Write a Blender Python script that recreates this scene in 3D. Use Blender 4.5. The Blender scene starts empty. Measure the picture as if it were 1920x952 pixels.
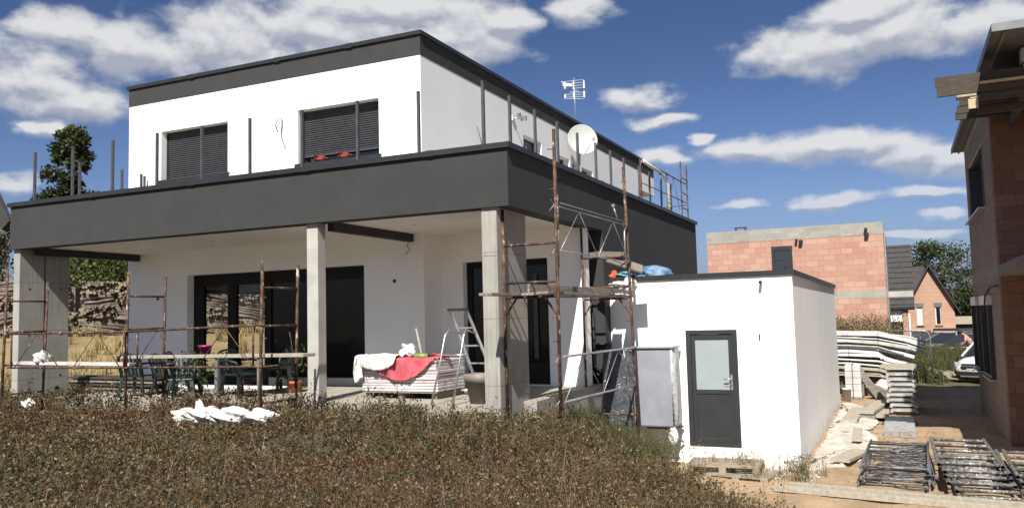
import bpy, bmesh, math, random
import numpy as np
from mathutils import Vector, Matrix
random.seed(7)
sc = bpy.context.scene
col = sc.collection
R = math.radians

# ------------------------------------------------------------------ camera
cam_d = bpy.data.cameras.new('camera'); cam = bpy.data.objects.new('camera', cam_d); col.objects.link(cam)
cam_d.sensor_width = 36; cam_d.lens = 29.24; cam_d.clip_start = 0.05; cam_d.clip_end = 5000
yaw, pitch, roll = R(-24.8429), R(4.4228), R(-1.4654)
fw = Vector((math.sin(yaw)*math.cos(pitch), math.cos(yaw)*math.cos(pitch), math.sin(pitch)))
rt = Vector((math.cos(yaw), -math.sin(yaw), 0)); up = rt.cross(fw)
r2 = rt*math.cos(roll) + up*math.sin(roll); u2 = -rt*math.sin(roll) + up*math.cos(roll)
cam.matrix_world = Matrix(((r2.x, u2.x, -fw.x, 0), (r2.y, u2.y, -fw.y, 0), (r2.z, u2.z, -fw.z, 0), (0, 0, 0, 1)))
sc.camera = cam
GZ = -2.81          # yard level; the camera height is the zero of z

# ------------------------------------------------------------------ materials
def newmat(name):
    m = bpy.data.materials.new(name); m.use_nodes = True
    nt = m.node_tree; b = nt.nodes['Principled BSDF']
    return m, nt, b
def N(nt, t, **k):
    n = nt.nodes.new(t)
    for a, v in k.items():
        if a.startswith('i_'):
            n.inputs[a[2:].replace('_', ' ')].default_value = v
        else: setattr(n, a, v)
    return n
def ramp(nt, src, stops, interp='LINEAR'):
    r = nt.nodes.new('ShaderNodeValToRGB'); r.color_ramp.interpolation = interp
    e = r.color_ramp.elements
    while len(e) < len(stops): e.new(0.5)
    for i, (p, c) in enumerate(stops):
        e[i].position = p; e[i].color = (c, c, c, 1) if isinstance(c, (int, float)) else (*c, 1)
    nt.links.new(src, r.inputs[0]); return r
def mixc(nt, fac, a, b, bt='MIX'):
    m = nt.nodes.new('ShaderNodeMix'); m.data_type = 'RGBA'; m.blend_type = bt
    for s, v in ((0, fac), (6, a), (7, b)):
        if hasattr(v, 'links'): nt.links.new(v, m.inputs[s])
        elif s == 0: m.inputs[0].default_value = v
        else: m.inputs[s].default_value = (*v, 1)
    return m.outputs[2]
def coords(nt, scale=(1, 1, 1)):
    g = nt.nodes.new('ShaderNodeNewGeometry'); mp = nt.nodes.new('ShaderNodeMapping')
    nt.links.new(g.outputs['Position'], mp.inputs[0]); mp.inputs['Scale'].default_value = scale
    return mp.outputs[0]
def noise(nt, vec, scale, detail=4, rough=0.55):
    n = nt.nodes.new('ShaderNodeTexNoise'); n.inputs['Scale'].default_value = scale
    n.inputs['Detail'].default_value = detail; n.inputs['Roughness'].default_value = rough
    nt.links.new(vec, n.inputs['Vector']); return n.outputs[0]
def bump(nt, b, src, strength, dist=0.02):
    bp = nt.nodes.new('ShaderNodeBump'); bp.inputs['Strength'].default_value = strength
    bp.inputs['Distance'].default_value = dist
    nt.links.new(src, bp.inputs['Height']); nt.links.new(bp.outputs[0], b.inputs['Normal'])
KA = .73            # scene-wide albedo level that goes with the exposure below
def ka(c): return tuple(v*KA for v in c)
def two(name, c1, c2, scale=3, rough=0.8, metal=0, bmp=0.0, bscale=None, stretch=(1, 1, 1), lo=0.35, hi=0.65, bd=0.01, spec=None):
    if not name.startswith('white_render'): c1, c2 = ka(c1), ka(c2)
    m, nt, b = newmat(name)
    v = coords(nt, stretch); n = noise(nt, v, scale)
    r = ramp(nt, n, [(lo, c1), (hi, c2)]); nt.links.new(r.outputs[0], b.inputs['Base Color'])
    b.inputs['Roughness'].default_value = rough; b.inputs['Metallic'].default_value = metal
    if spec is not None: b.inputs['Specular IOR Level'].default_value = spec
    if bmp: bump(nt, b, noise(nt, v, bscale or scale*6, 3), bmp, bd)
    return m
M = {}
M['white'] = two('white_render', (.835, .835, .82), (.87, .87, .855), 1.2, .9, 0, .25, 160, bd=.004)
M['white_dirty'] = two('white_render_soffit', (.78, .77, .74), (.83, .82, .79), 1.5, .9, 0, .2, 120, bd=.004)
M['grey'] = two('anthracite_render', (.037, .0385, .039), (.045, .046, .046), 2, .9, 0, .35, 170, bd=.004)
M['coping'] = two('anthracite_metal', (.022, .024, .026), (.032, .035, .038), 4, .42, .0)
M['alu_dark'] = two('dark_window_frame', (.028, .03, .033), (.04, .042, .045), 6, .4)
M['shutter'] = two('dark_shutter', (.05, .053, .058), (.065, .068, .072), 6, .45)
M['post'] = two('railing_post_steel', (.07, .073, .078), (.10, .104, .11), 8, .5, .2)
M['steel_beam'] = two('painted_beam', (.018, .018, .02), (.03, .03, .03), 5, .6)
M['concrete_pale'] = two('pale_concrete', (.44, .425, .385), (.56, .545, .50), 2.5, .9, 0, .3, 40, bd=.006)
M['tile'] = two('terrace_screed', (.38, .35, .29), (.45, .415, .35), 2, .85, 0, .15, 60)
M['plaster_chip'] = two('white_rubble', (.55, .53, .48), (.75, .73, .68), 9, .9)
M['dull_steel'] = two('dull_galvanised_steel', (.11, .113, .115), (.30, .305, .31), 16, .5, .4, .2, 60)
M['band'] = two('weathered_concrete_band', (.24, .21, .18), (.30, .27, .235), 4, .9)
M['deck'] = two('dusty_steel_deck', (.36, .355, .34), (.56, .55, .52), 7, .6, .1)
M['pallet'] = two('pallet_timber', (.26, .205, .145), (.42, .35, .26), 5, .85, 0, .4, 30)
M['galv'] = two('galvanised_steel', (.30, .31, .32), (.52, .53, .54), 14, .42, .55, .2, 60)
M['alu'] = two('aluminium', (.55, .56, .57), (.72, .73, .74), 10, .3, .7)
M['white_plastic'] = two('white_plastic', (.72, .73, .74), (.8, .8, .8), 5, .45)
M['black'] = two('black_rubber', (.012, .012, .013), (.03, .03, .03), 8, .6)
M['void'] = two('painted_dark_interior', (.006, .006, .006), (.014, .013, .012), 2, .9)
M['wood_new'] = two('new_timber', (.50, .38, .23), (.66, .53, .36), 5, .75, 0, .3, 40, (1, 12, 12), bd=.004)
M['wood_old'] = two('weathered_timber', (.17, .15, .125), (.34, .30, .25), 4, .85, 0, .5, 30, (2, 9, 9), bd=.005)
M['wood_oldy'] = two('weathered_plank', (.19, .165, .135), (.36, .32, .27), 4, .85, 0, .5, 30, (9, 1.2, 9), bd=.005)
M['wood_pale'] = two('bleached_board', (.38, .335, .255), (.50, .45, .36), 3, .85, 0, .3, 30, (6, 1.5, 6), bd=.004)
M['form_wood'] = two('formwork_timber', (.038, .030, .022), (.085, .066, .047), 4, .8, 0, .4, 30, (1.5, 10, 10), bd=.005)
M['zinc'] = two('zinc_roof_edge', (.16, .175, .19), (.22, .235, .25), 3, .5, .3)
M['soffit'] = two('grey_soffit_panel', (.14, .14, .14), (.19, .19, .185), 3, .8)
M['terracotta_pot'] = two('orange_pot', (.50, .13, .05), (.58, .17, .07), 8, .7)
M['pink_pot'] = two('magenta_pot', (.42, .01, .14), (.5, .015, .17), 8, .4)
M['taupe_pot'] = two('taupe_planter', (.24, .21, .18), (.28, .25, .215), 6, .6)
M['green_plastic'] = two('dark_green_plastic', (.010, .019, .018), (.017, .03, .028), 6, .45)
M['red_cloth'] = two('faded_red_cloth', (.52, .07, .095), (.64, .14, .17), 5, .9, 0, .4, 30)
M['white_cloth'] = two('cream_cloth', (.66, .64, .57), (.80, .78, .72), 4, .9, 0, .4, 25)
M['sheet'] = two('white_ground_sheet', (.50, .45, .37), (.68, .64, .56), 2.2, .9, 0, .6, 9, bd=.03)
M['plastic_white'] = two('white_film', (.70, .70, .68), (.86, .86, .84), 5, .35, 0, .7, 14, bd=.03)
M['blue_tarp'] = two('blue_bag', (.08, .17, .33), (.25, .38, .55), 7, .5, 0, .9, 22, bd=.03)
M['rag_red'] = two('orange_red_rag', (.65, .07, .03), (.8, .2, .06), 20, .8)
M['rag_cyan'] = two('turquoise_rag', (.03, .25, .35), (.2, .5, .6), 20, .8)
M['green_tool'] = two('lime_plastic', (.18, .26, .05), (.26, .36, .10), 10, .5)
M['skin'] = two('skin', (.40, .22, .15), (.46, .27, .19), 10, .6)
M['pink_shirt'] = two('pink_shirt', (.62, .33, .30), (.70, .42, .38), 10, .9)
M['trousers'] = two('brown_trousers', (.10, .075, .06), (.14, .11, .085), 10, .9)
M['hair'] = two('dark_hair', (.02, .015, .012), (.04, .03, .02), 20, .8)
M['car_white'] = two('white_car_paint', (.78, .78, .78), (.8, .8, .8), 1, .18)
M['car_grey'] = two('dark_grey_car_paint', (.06, .065, .075), (.075, .08, .09), 1, .2, .3)
M['car_silver'] = two('silver_car_paint', (.25, .27, .30), (.28, .30, .33), 1, .22, .4)
M['glass_dark'] = two('car_glass', (.02, .025, .03), (.025, .03, .035), 1, .05)
M['lamp'] = two('headlamp_glass', (.35, .36, .38), (.5, .5, .52), 20, .1)
M['fence'] = two('anthracite_fence', (.035, .038, .042), (.05, .054, .06), 2, .7)
M['foil'] = two('silver_grey_wrap', (.36, .38, .42), (.44, .46, .50), 2.5, .3, .2, .35, 16, bd=.01)
M['dark_foil'] = two('dark_plastic_wrap', (.055, .06, .066), (.11, .115, .125), 5, .16, 0, .9, 14, bd=.03)
M['bark'] = two('tree_bark', (.10, .08, .06), (.2, .165, .13), 6, .9, 0, .6, 20)
M['frost'] = two('frosted_glass', (.36, .42, .42), (.39, .45, .45), 2, .3)
M['door_grey'] = two('door_anthracite', (.035, .038, .04), (.042, .046, .048), 3, .38)
M['dish'] = two('pale_dish', (.62, .63, .60), (.68, .69, .66), 3, .45)

def dirty_base(m, z0, z1):
    nt = m.node_tree; b = nt.nodes['Principled BSDF']; src = b.inputs['Base Color'].links[0].from_socket
    v = coords(nt); sx = nt.nodes.new('ShaderNodeSeparateXYZ'); nt.links.new(v, sx.inputs[0])
    mr = nt.nodes.new('ShaderNodeMapRange'); nt.links.new(sx.outputs[2], mr.inputs[0]); mr.inputs[1].default_value = z1; mr.inputs[2].default_value = z0; mr.inputs[3].default_value = 0; mr.inputs[4].default_value = 1
    n = noise(nt, v, 7, 6, .65); a = N(nt, 'ShaderNodeMath', operation='MULTIPLY'); r = ramp(nt, n, [(.42, 0.0), (.62, .9)])
    nt.links.new(mr.outputs[0], a.inputs[0]); nt.links.new(r.outputs[0], a.inputs[1])
    nt.links.new(mixc(nt, a.outputs[0], src, (.30, .24, .17)), b.inputs['Base Color'])
dirty_base(M['white'], -2.85, -2.42)
def rust():
    m, nt, b = newmat('rusty_scaffold_tube'); v = coords(nt)
    n1 = noise(nt, v, 9, 5); n2 = noise(nt, coords(nt, (1, 1, .35)), 16, 4, .6)
    r1 = ramp(nt, n1, [(.35, (.030, .016, .011)), (.52, (.070, .034, .020)), (.70, (.19, .095, .045))])
    r2 = ramp(nt, n2, [(.60, 0.0), (.67, 1.0)])
    c = mixc(nt, r2.outputs[0], r1.outputs[0], (.38, .35, .30))
    nt.links.new(c, b.inputs['Base Color']); b.inputs['Roughness'].default_value = .75; b.inputs['Metallic'].default_value = .15
    bump(nt, b, n1, .4, .004); return m
M['rust'] = rust()
def steel_dirty():
    m, nt, b = newmat('mortar_splashed_tube'); v = coords(nt)
    n1 = noise(nt, v, 12, 5); r1 = ramp(nt, n1, [(.4, (.075, .07, .065)), (.6, (.19, .185, .175))])
    r2 = ramp(nt, noise(nt, v, 26, 4), [(.56, 0.0), (.62, 1.0)])
    c = mixc(nt, r2.outputs[0], r1.outputs[0], (.46, .43, .37))
    nt.links.new(c, b.inputs['Base Color']); b.inputs['Roughness'].default_value = .55; b.inputs['Metallic'].default_value = .35
    return m
M['dirty_steel'] = steel_dirty()
def form_concrete():
    m, nt, b = newmat('board_marked_concrete'); v = coords(nt)
    n = noise(nt, v, 1.6, 5); r = ramp(nt, n, [(.3, (.25, .24, .212)), (.7, (.34, .327, .292))])
    st = noise(nt, coords(nt, (14, 14, .5)), 1.6, 4, .6); rs = ramp(nt, st, [(.54, 0.0), (.72, .6)])
    c = mixc(nt, rs.outputs[0], r.outputs[0], (.135, .127, .11))
    sx = nt.nodes.new('ShaderNodeSeparateXYZ'); nt.links.new(v, sx.inputs[0])
    w = N(nt, 'ShaderNodeMath', operation='PINGPONG'); nt.links.new(sx.outputs[2], w.inputs[0]); w.inputs[1].default_value = .5
    rj = ramp(nt, w.outputs[0], [(.0, .75), (.013, 0.0)])
    c = mixc(nt, rj.outputs[0], c, (.14, .13, .115))
    nt.links.new(c, b.inputs['Base Color']); b.inputs['Roughness'].default_value = .88
    bump(nt, b, noise(nt, v, 50, 3), .3, .004); return m
M['form_concrete'] = form_concrete()
def blocks(name, cs, mortar, bw, bh, nscale=.8, dirt=None, msize=.006):
    cs = [ka(c_) for c_ in cs]; mortar = ka(mortar); dirt = ka(dirt) if dirt else None
    m, nt, b = newmat(name)
    g = nt.nodes.new('ShaderNodeNewGeometry'); sp = nt.nodes.new('ShaderNodeSeparateXYZ'); nt.links.new(g.outputs['Position'], sp.inputs[0])
    sn = nt.nodes.new('ShaderNodeSeparateXYZ'); nt.links.new(g.outputs['True Normal'], sn.inputs[0])
    ab = N(nt, 'ShaderNodeMath', operation='ABSOLUTE'); nt.links.new(sn.outputs[0], ab.inputs[0])
    gt = N(nt, 'ShaderNodeMath', operation='GREATER_THAN'); nt.links.new(ab.outputs[0], gt.inputs[0]); gt.inputs[1].default_value = .7
    mx = nt.nodes.new('ShaderNodeMix'); mx.data_type = 'FLOAT'
    nt.links.new(gt.outputs[0], mx.inputs[0]); nt.links.new(sp.outputs[0], mx.inputs[2]); nt.links.new(sp.outputs[1], mx.inputs[3])
    cb = nt.nodes.new('ShaderNodeCombineXYZ'); nt.links.new(mx.outputs[0], cb.inputs[0]); nt.links.new(sp.outputs[2], cb.inputs[1])
    bt = nt.nodes.new('ShaderNodeTexBrick'); nt.links.new(cb.outputs[0], bt.inputs['Vector'])
    bt.inputs['Scale'].default_value = 1; bt.inputs['Brick Width'].default_value = bw; bt.inputs['Row Height'].default_value = bh
    bt.inputs['Mortar Size'].default_value = msize; bt.inputs['Color1'].default_value = (*cs[0], 1); bt.inputs['Color2'].default_value = (*cs[1], 1)
    bt.inputs['Mortar'].default_value = (*mortar, 1); bt.inputs['Bias'].default_value = 0
    n = noise(nt, g.outputs['Position'], nscale, 5); r = ramp(nt, n, [(.40, 0.0), (.80, .45)])
    c = mixc(nt, r.outputs[0], bt.outputs[0], dirt or cs[1])
    # fine vertical grooves of the clay blocks
    n2 = noise(nt, g.outputs['Position'], 14, 3); r2 = ramp(nt, n2, [(.3, .86), (.7, 1.06)])
    c = mixc(nt, 1.0, c, r2.outputs[0], 'MULTIPLY')
    nt.links.new(c, b.inputs['Base Color']); b.inputs['Roughness'].default_value = .9
    bump(nt, b, bt.outputs['Fac'], -.5, .006); return m
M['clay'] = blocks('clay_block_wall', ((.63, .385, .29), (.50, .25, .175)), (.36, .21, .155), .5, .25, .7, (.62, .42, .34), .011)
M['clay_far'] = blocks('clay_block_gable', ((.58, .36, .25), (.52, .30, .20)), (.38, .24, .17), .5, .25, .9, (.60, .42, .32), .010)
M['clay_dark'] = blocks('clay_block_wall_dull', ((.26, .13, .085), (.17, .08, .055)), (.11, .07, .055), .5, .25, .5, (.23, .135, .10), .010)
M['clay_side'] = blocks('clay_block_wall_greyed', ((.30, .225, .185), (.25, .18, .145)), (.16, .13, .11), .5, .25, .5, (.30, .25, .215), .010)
M['cblock'] = blocks('grey_concrete_blocks', ((.44, .42, .36), (.32, .31, .28)), (.36, .34, .30), .5, .2, 1.0, (.50, .47, .40))
M['rooftile'] = two('dark_roof_tiles', (.040, .037, .036), (.058, .054, .052), 3, .75)

def glass_pane():
    m, nt, b = newmat('window_glass')
    b.inputs['Base Color'].default_value = (.012, .013, .013, 1); b.inputs['Roughness'].default_value = .015
    b.inputs['IOR'].default_value = 1.9; b.inputs['Specular IOR Level'].default_value = .5
    n = noise(nt, coords(nt), .9, 2); bump(nt, b, n, .03, .02); return m
M['glass'] = glass_pane()
def clear_glass():
    m, nt, b = newmat('clear_glass'); t = nt.nodes.new('ShaderNodeBsdfTransparent'); t.inputs[0].default_value = (.985, .985, .975, 1)
    g = nt.nodes.new('ShaderNodeBsdfGlossy'); g.inputs['Roughness'].default_value = .01; 
    mx = nt.nodes.new('ShaderNodeMixShader'); mx.inputs[0].default_value = .04; nt.links.new(t.outputs[0], mx.inputs[1]); nt.links.new(g.outputs[0], mx.inputs[2])
    nt.links.new(mx.outputs[0], nt.nodes['Material Output'].inputs[0]); return m
M['clear_glass'] = clear_glass()
def screen():
    m, nt, b = newmat('lowered_dark_screen'); v = coords(nt)
    sx = nt.nodes.new('ShaderNodeSeparateXYZ'); nt.links.new(v, sx.inputs[0])
    w = N(nt, 'ShaderNodeMath', operation='PINGPONG'); nt.links.new(sx.outputs[2], w.inputs[0]); w.inputs[1].default_value = .028
    b.inputs['Base Color'].default_value = (.010, .010, .010, 1); b.inputs['Roughness'].default_value = .12
    b.inputs['IOR'].default_value = 1.35
    bump(nt, b, w.outputs[0], .12, .01); return m
M['screen'] = screen()
def attr_leaf(name, rough=.6, trans=.15):
    m, nt, b = newmat(name)
    a = nt.nodes.new('ShaderNodeAttribute'); a.attribute_name = 'tint'
    nt.links.new(a.outputs['Color'], b.inputs['Base Color']); b.inputs['Roughness'].default_value = rough
    b.inputs['Specular IOR Level'].default_value = .25
    if trans:
        t = nt.nodes.new('ShaderNodeBsdfTranslucent'); nt.links.new(a.outputs['Color'], t.inputs[0])
        mx = nt.nodes.new('ShaderNodeMixShader'); mx.inputs[0].default_value = trans
        nt.links.new(b.outputs[0], mx.inputs[1]); nt.links.new(t.outputs[0], mx.inputs[2])
        nt.links.new(mx.outputs[0], nt.nodes['Material Output'].inputs[0])
    return m
M['leaf'] = attr_leaf('leaf_faces', .5, .25)
M['tinted'] = attr_leaf('tinted_surface', .85, 0)
def ground_mat():
    m, nt, b = newmat('soil_and_sand'); v = coords(nt)
    a = nt.nodes.new('ShaderNodeAttribute'); a.attribute_name = 'tint'
    n1 = noise(nt, v, .9, 6, .6); n2 = noise(nt, v, 13, 5, .65)
    r1 = ramp(nt, n1, [(.3, .80), (.7, 1.12)]); r2 = ramp(nt, n2, [(.3, .84), (.72, 1.12)])
    n3 = noise(nt, coords(nt, (1.6, .22, 1)), 1.3, 4, .6); r3 = ramp(nt, n3, [(.40, .86), (.56, 1.06)])
    c = mixc(nt, 1.0, a.outputs['Color'], r1.outputs[0], 'MULTIPLY'); c = mixc(nt, 1.0, c, r3.outputs[0], 'MULTIPLY'); c = mixc(nt, 1.0, c, r2.outputs[0], 'MULTIPLY')
    nt.links.new(c, b.inputs['Base Color']); b.inputs['Roughness'].default_value = .95
    bump(nt, b, n2, .8, .03); return m
M['ground'] = ground_mat()

# ------------------------------------------------------------------ mesh helpers
class MB:
    def __init__(s): s.v = []; s.f = []; s.mi = []; s.m = 0; s.sm = []; s.smooth = False
    def add(s, vs, fs):
        o = len(s.v); s.v += [tuple(v) for v in vs]
        for f in fs: s.f.append(tuple(i+o for i in f)); s.mi.append(s.m); s.sm.append(s.smooth)
        return s
    def box(s, x0, x1, y0, y1, z0, z1):
        vs = [(x, y, z) for z in (z0, z1) for y in (y0, y1) for x in (x0, x1)]
        return s.add(vs, [(0, 2, 3, 1), (4, 5, 7, 6), (0, 1, 5, 4), (2, 6, 7, 3), (0, 4, 6, 2), (1, 3, 7, 5)])
    def obox(s, c, sx, sy, sz, rz=0, rx=0, ry=0):
        mt = Matrix.Translation(c) @ Matrix.Rotation(rz, 4, 'Z') @ Matrix.Rotation(ry, 4, 'Y') @ Matrix.Rotation(rx, 4, 'X')
        vs = [mt @ Vector((x*sx/2, y*sy/2, z*sz/2)) for z in (-1, 1) for y in (-1, 1) for x in (-1, 1)]
        return s.add(vs, [(0, 2, 3, 1), (4, 5, 7, 6), (0, 1, 5, 4), (2, 6, 7, 3), (0, 4, 6, 2), (1, 3, 7, 5)])
    def bar(s, p, q, w, h, upv=(0, 0, 1)):
        p = Vector(p); q = Vector(q); d = (q-p).normalized(); u = Vector(upv)
        if abs(d.dot(u)) > .99: u = Vector((0, 1, 0))
        a = d.cross(u).normalized(); bb = a.cross(d)
        vs = [e + a*i*w/2 + bb*j*h/2 for e in (p, q) for i, j in ((-1, -1), (1, -1), (1, 1), (-1, 1))]
        return s.add(vs, [(0, 1, 2, 3), (7, 6, 5, 4), (0, 4, 5, 1), (1, 5, 6, 2), (2, 6, 7, 3), (3, 7, 4, 0)])
    def tube(s, pts, r, n=8, cap=True, hollow=False):
        pts = [Vector(p) for p in pts]; k = len(pts); rs = r if isinstance(r, (list, tuple)) else [r]*k
        ds = []
        for i in range(k):
            d = (pts[min(i+1, k-1)] - pts[max(i-1, 0)]); ds.append(d.normalized())
        u = Vector((0, 0, 1)) if abs(ds[0].z) < .9 else Vector((1, 0, 0))
        vs = []
        for i in range(k):
            a = ds[i].cross(u)
            if a.length < 1e-4: a = ds[i].cross(Vector((0, 1, 0)))
            a.normalize(); b = a.cross(ds[i]).normalized(); u = b if False else u
            for j in range(n):
                t = 2*math.pi*j/n; vs.append(pts[i] + (a*math.cos(t) + b*math.sin(t))*rs[i])
        fs = [(i*n+j, i*n+(j+1) % n, (i+1)*n+(j+1) % n, (i+1)*n+j) for i in range(k-1) for j in range(n)]
        s2 = s.smooth; s.smooth = True; o = len(s.v); s.add(vs, fs); s.smooth = s2
        if cap and not hollow:
            s.f.append(tuple(o+j for j in range(n))[::-1]); s.mi.append(s.m); s.sm.append(False)
            s.f.append(tuple(o+(k-1)*n+j for j in range(n))); s.mi.append(s.m); s.sm.append(False)
        return s
    def lathe(s, c, prof, n=20, axis=None):
        mt = Matrix.Translation(c) @ (axis or Matrix.Identity(4))
        vs = [mt @ Vector((r*math.cos(2*math.pi*j/n), r*math.sin(2*math.pi*j/n), z)) for r, z in prof for j in range(n)]
        k = len(prof)
        fs = [(i*n+j, i*n+(j+1) % n, (i+1)*n+(j+1) % n, (i+1)*n+j) for i in range(k-1) for j in range(n)]
        s2 = s.smooth; s.smooth = True; s.add(vs, fs); s.smooth = s2; return s
    def prism(s, poly, d0, d1, plane='XZ'):
        def P(a, b, d): return (a, d, b) if plane == 'XZ' else ((d, a, b) if plane == 'YZ' else (a, b, d))
        n = len(poly); vs = [P(a, b, d0) for a, b in poly] + [P(a, b, d1) for a, b in poly]
        fs = [tuple(range(n)), tuple(range(2*n-1, n-1, -1))] + [(i, i+n, (i+1) % n+n, (i+1) % n) for i in range(n)]
        return s.add(vs, fs)
    def blob(s, c, sx, sy, sz, seed=0, amp=.2, nu=44, nv=24, flat=False):
        rnd = random.Random(seed); ph = [(rnd.uniform(1, 4), rnd.uniform(1, 4), rnd.uniform(1, 4), rnd.uniform(0, 6)) for _ in range(5)]
        vs = []
        for i in range(nv+1):
            t = math.pi*i/nv
            for j in range(nu):
                p = 2*math.pi*j/nu; d = Vector((math.sin(t)*math.cos(p), math.sin(t)*math.sin(p), math.cos(t)))
                k = 1 + amp*sum(math.sin(a*d.x*2+b*d.y*2+e*d.z*2+g) for a, b, e, g in ph)/2
                k += amp*.55*sum(abs(math.sin(a*d.x*2.6+b*d.y*3.1-e*d.z*2.3+g*1.7)) for a, b, e, g in ph[:3])/1.5 - amp*.45 + amp*.12*math.sin(ph[3][0]*d.x*9+ph[3][1]*d.y*8+ph[4][2]*d.z*9)
                z = d.z*sz*k
                if flat: z = max(z, -.02)
                vs.append((c[0]+d.x*sx*k, c[1]+d.y*sy*k, c[2]+z))
        fs = [(i*nu+j, i*nu+(j+1) % nu, (i+1)*nu+(j+1) % nu, (i+1)*nu+j)[::-1] for i in range(nv) for j in range(nu)]
        s2 = s.smooth; s.smooth = True; s.add(vs, fs); s.smooth = s2; return s
    def build(s, name, mats, parent=None, bevel=0, subsurf=0, loc=None):
        me = bpy.data.meshes.new(name)
        off = Vector((0, 0, 0))
        anc = parent
        while anc is not None: off += anc.location; anc = anc.parent
        if loc is not None: off = off + Vector(loc)
        me.from_pydata([tuple(Vector(v)-off) for v in s.v], [], s.f)
        for m in (mats if isinstance(mats, (list, tuple)) else [mats]): me.materials.append(m)
        me.polygons.foreach_set('material_index', s.mi); me.polygons.foreach_set('use_smooth', s.sm); me.update()
        bm = bmesh.new(); bm.from_mesh(me); bmesh.ops.recalc_face_normals(bm, faces=bm.faces); bm.to_mesh(me); bm.free()
        o = bpy.data.objects.new(name, me); col.objects.link(o)
        if parent is not None: o.parent = parent
        if loc is not None: o.location = loc
        if bevel:
            b = o.modifiers.new('bevel', 'BEVEL'); b.width = bevel; b.segments = 2; b.limit_method = 'ANGLE'
        if subsurf:
            b = o.modifiers.new('sub', 'SUBSURF'); b.levels = subsurf; b.render_levels = subsurf
        return o
def thing(name, label, cat, loc=(0, 0, 0), rz=0, group=None):
    o = bpy.data.objects.new(name, None); col.objects.link(o); o.location = loc; o.rotation_euler = (0, 0, rz)
    o.empty_display_size = .1
    o['label'] = label; o['category'] = cat
    if group: o['group'] = group
    return o
def tag(o, label, cat, group=None):
    o['label'] = label; o['category'] = cat
    if group: o['group'] = group
    return o
def kind(o, k, label=None):
    o['kind'] = k
    if label: o['label'] = label
    return o
def dup(root, loc, rz=0, label=None, group=None):
    def cp(o, par):
        c = o.copy(); col.objects.link(c)
        if par is not None: c.parent = par
        for ch in [x for x in bpy.data.objects if x.parent == o]: cp(ch, c)
        return c
    r = cp(root, None); r.location = loc; r.rotation_euler = (0, 0, rz)
    if label: r['label'] = label
    if group: r['group'] = group
    return r
def npmesh(name, V, F, mat, colors=None, parent=None, smooth=False, off=(0, 0, 0)):
    """V (n,3); F (m,k) with constant k; colors per face (m,3) -> corner attribute"""
    me = bpy.data.meshes.new(name); k = F.shape[1]
    me.vertices.add(len(V)); me.vertices.foreach_set('co', (V-np.array(off)).astype(np.float32).ravel())
    me.loops.add(F.size); me.loops.foreach_set('vertex_index', F.astype(np.int32).ravel())
    me.polygons.add(len(F)); me.polygons.foreach_set('loop_start', (np.arange(len(F))*k).astype(np.int32))
    me.polygons.foreach_set('loop_total', np.full(len(F), k, np.int32))
    me.update(calc_edges=True)
    if smooth: me.polygons.foreach_set('use_smooth', np.ones(len(F), bool))
    if colors is not None:
        ca = me.color_attributes.new('tint', 'FLOAT_COLOR', 'CORNER')
        c4 = np.ones((len(F), k, 4), np.float32); c4[:, :, :3] = colors[:, None, :]
        ca.data.foreach_set('color', c4.ravel())
    me.materials.append(mat)
    o = bpy.data.objects.new(name, me); col.objects.link(o)
    if parent is not None: o.parent = parent
    return o

# ------------------------------------------------------------------ terrain
def sst(t): t = np.clip(t, 0, 1); return t*t*(3-2*t)
def hgt(x, y, rough=True):
    x = np.asarray(x, float); y = np.asarray(y, float)
    d = .78*(x+5.2)+.62*(y-11.0)
    z = -1.62 - 1.19*sst(d/3)
    r = np.hypot(x+8, y-8); z = z + 1.4*sst((r-13)/10)*sst((-12-x)/8)
    z = z + .09*sst((y-7.8)/1.6)*sst((11.6-y)/.5)*sst((-5.9-x)/.8)
    if rough:
        z = z + .05*np.sin(x*1.7+.8*np.sin(y*1.3))*np.sin(y*1.9+1)*sst((1.2-d)/2+.3)
        z = z + .012*np.sin(x*5.1+y*3.3)+.010*np.sin(y*7.3-x*2.9)
        z = z + sst((d-2.5)/1)*(.022*np.sin(x*4.3+.5*np.sin(y*.9))*np.sin(y*.35+1)+.012*np.sin(x*2.1-y*1.4)+.008*np.sin(x*9+y*2))
        clod = sst((d-.1)/1.0)*sst((3.4-d)/1.2)*sst((12.5-y)/1.5)
        z = z + clod*.07*np.sin(x*6.3+2*np.sin(y*5))*np.sin(y*7.7+x*2)
    return z
def H(x, y): return float(hgt(x, y))
# ------------------------------------------------------------------ ground sheet
def grid_axis(a, b, fine, far, ratio=1.25):
    mid = np.arange(a, b+1e-6, fine); s = fine; lo = [a]; hi = [b]
    while hi[-1] < far: s *= ratio; hi.append(hi[-1]+s)
    s = fine
    while lo[-1] > -far: s *= ratio; lo.append(lo[-1]-s)
    return np.array(lo[:0:-1]+list(mid)+hi[1:])
gx = grid_axis(-20, 4, .14, 1500); gy = grid_axis(1, 30, .16, 1500)
GX, GY = np.meshgrid(gx, gy); Zg = hgt(GX, GY)
far = np.hypot(GX, GY); Zg = np.where(far > 120, Zg - (far-120)*.004, Zg)
V = np.stack([GX, GY, Zg], -1).reshape(-1, 3); nx, ny = len(gx), len(gy)
ii = (np.arange(ny-1)[:, None]*nx+np.arange(nx-1)[None]).ravel()
F = np.stack([ii, ii+1, ii+1+nx, ii+nx], 1)
c = V[F].mean(1); X, Y = c[:, 0], c[:, 1]
d = .78*(X+5.2)+.62*(Y-11.0)
sand = np.array([.345, .238, .138]); soil = np.array([.078, .057, .036]); dry = np.array([.25, .19, .088]); green = np.array([.08, .08, .033])
wob = .6*np.sin(X*1.1+Y*.7)+.5*np.sin(Y*1.7-X*.6)
t = sst((d-.9+.5*wob*.5)/.8)[:, None]; C = soil*(1-t)+sand*t
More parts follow.
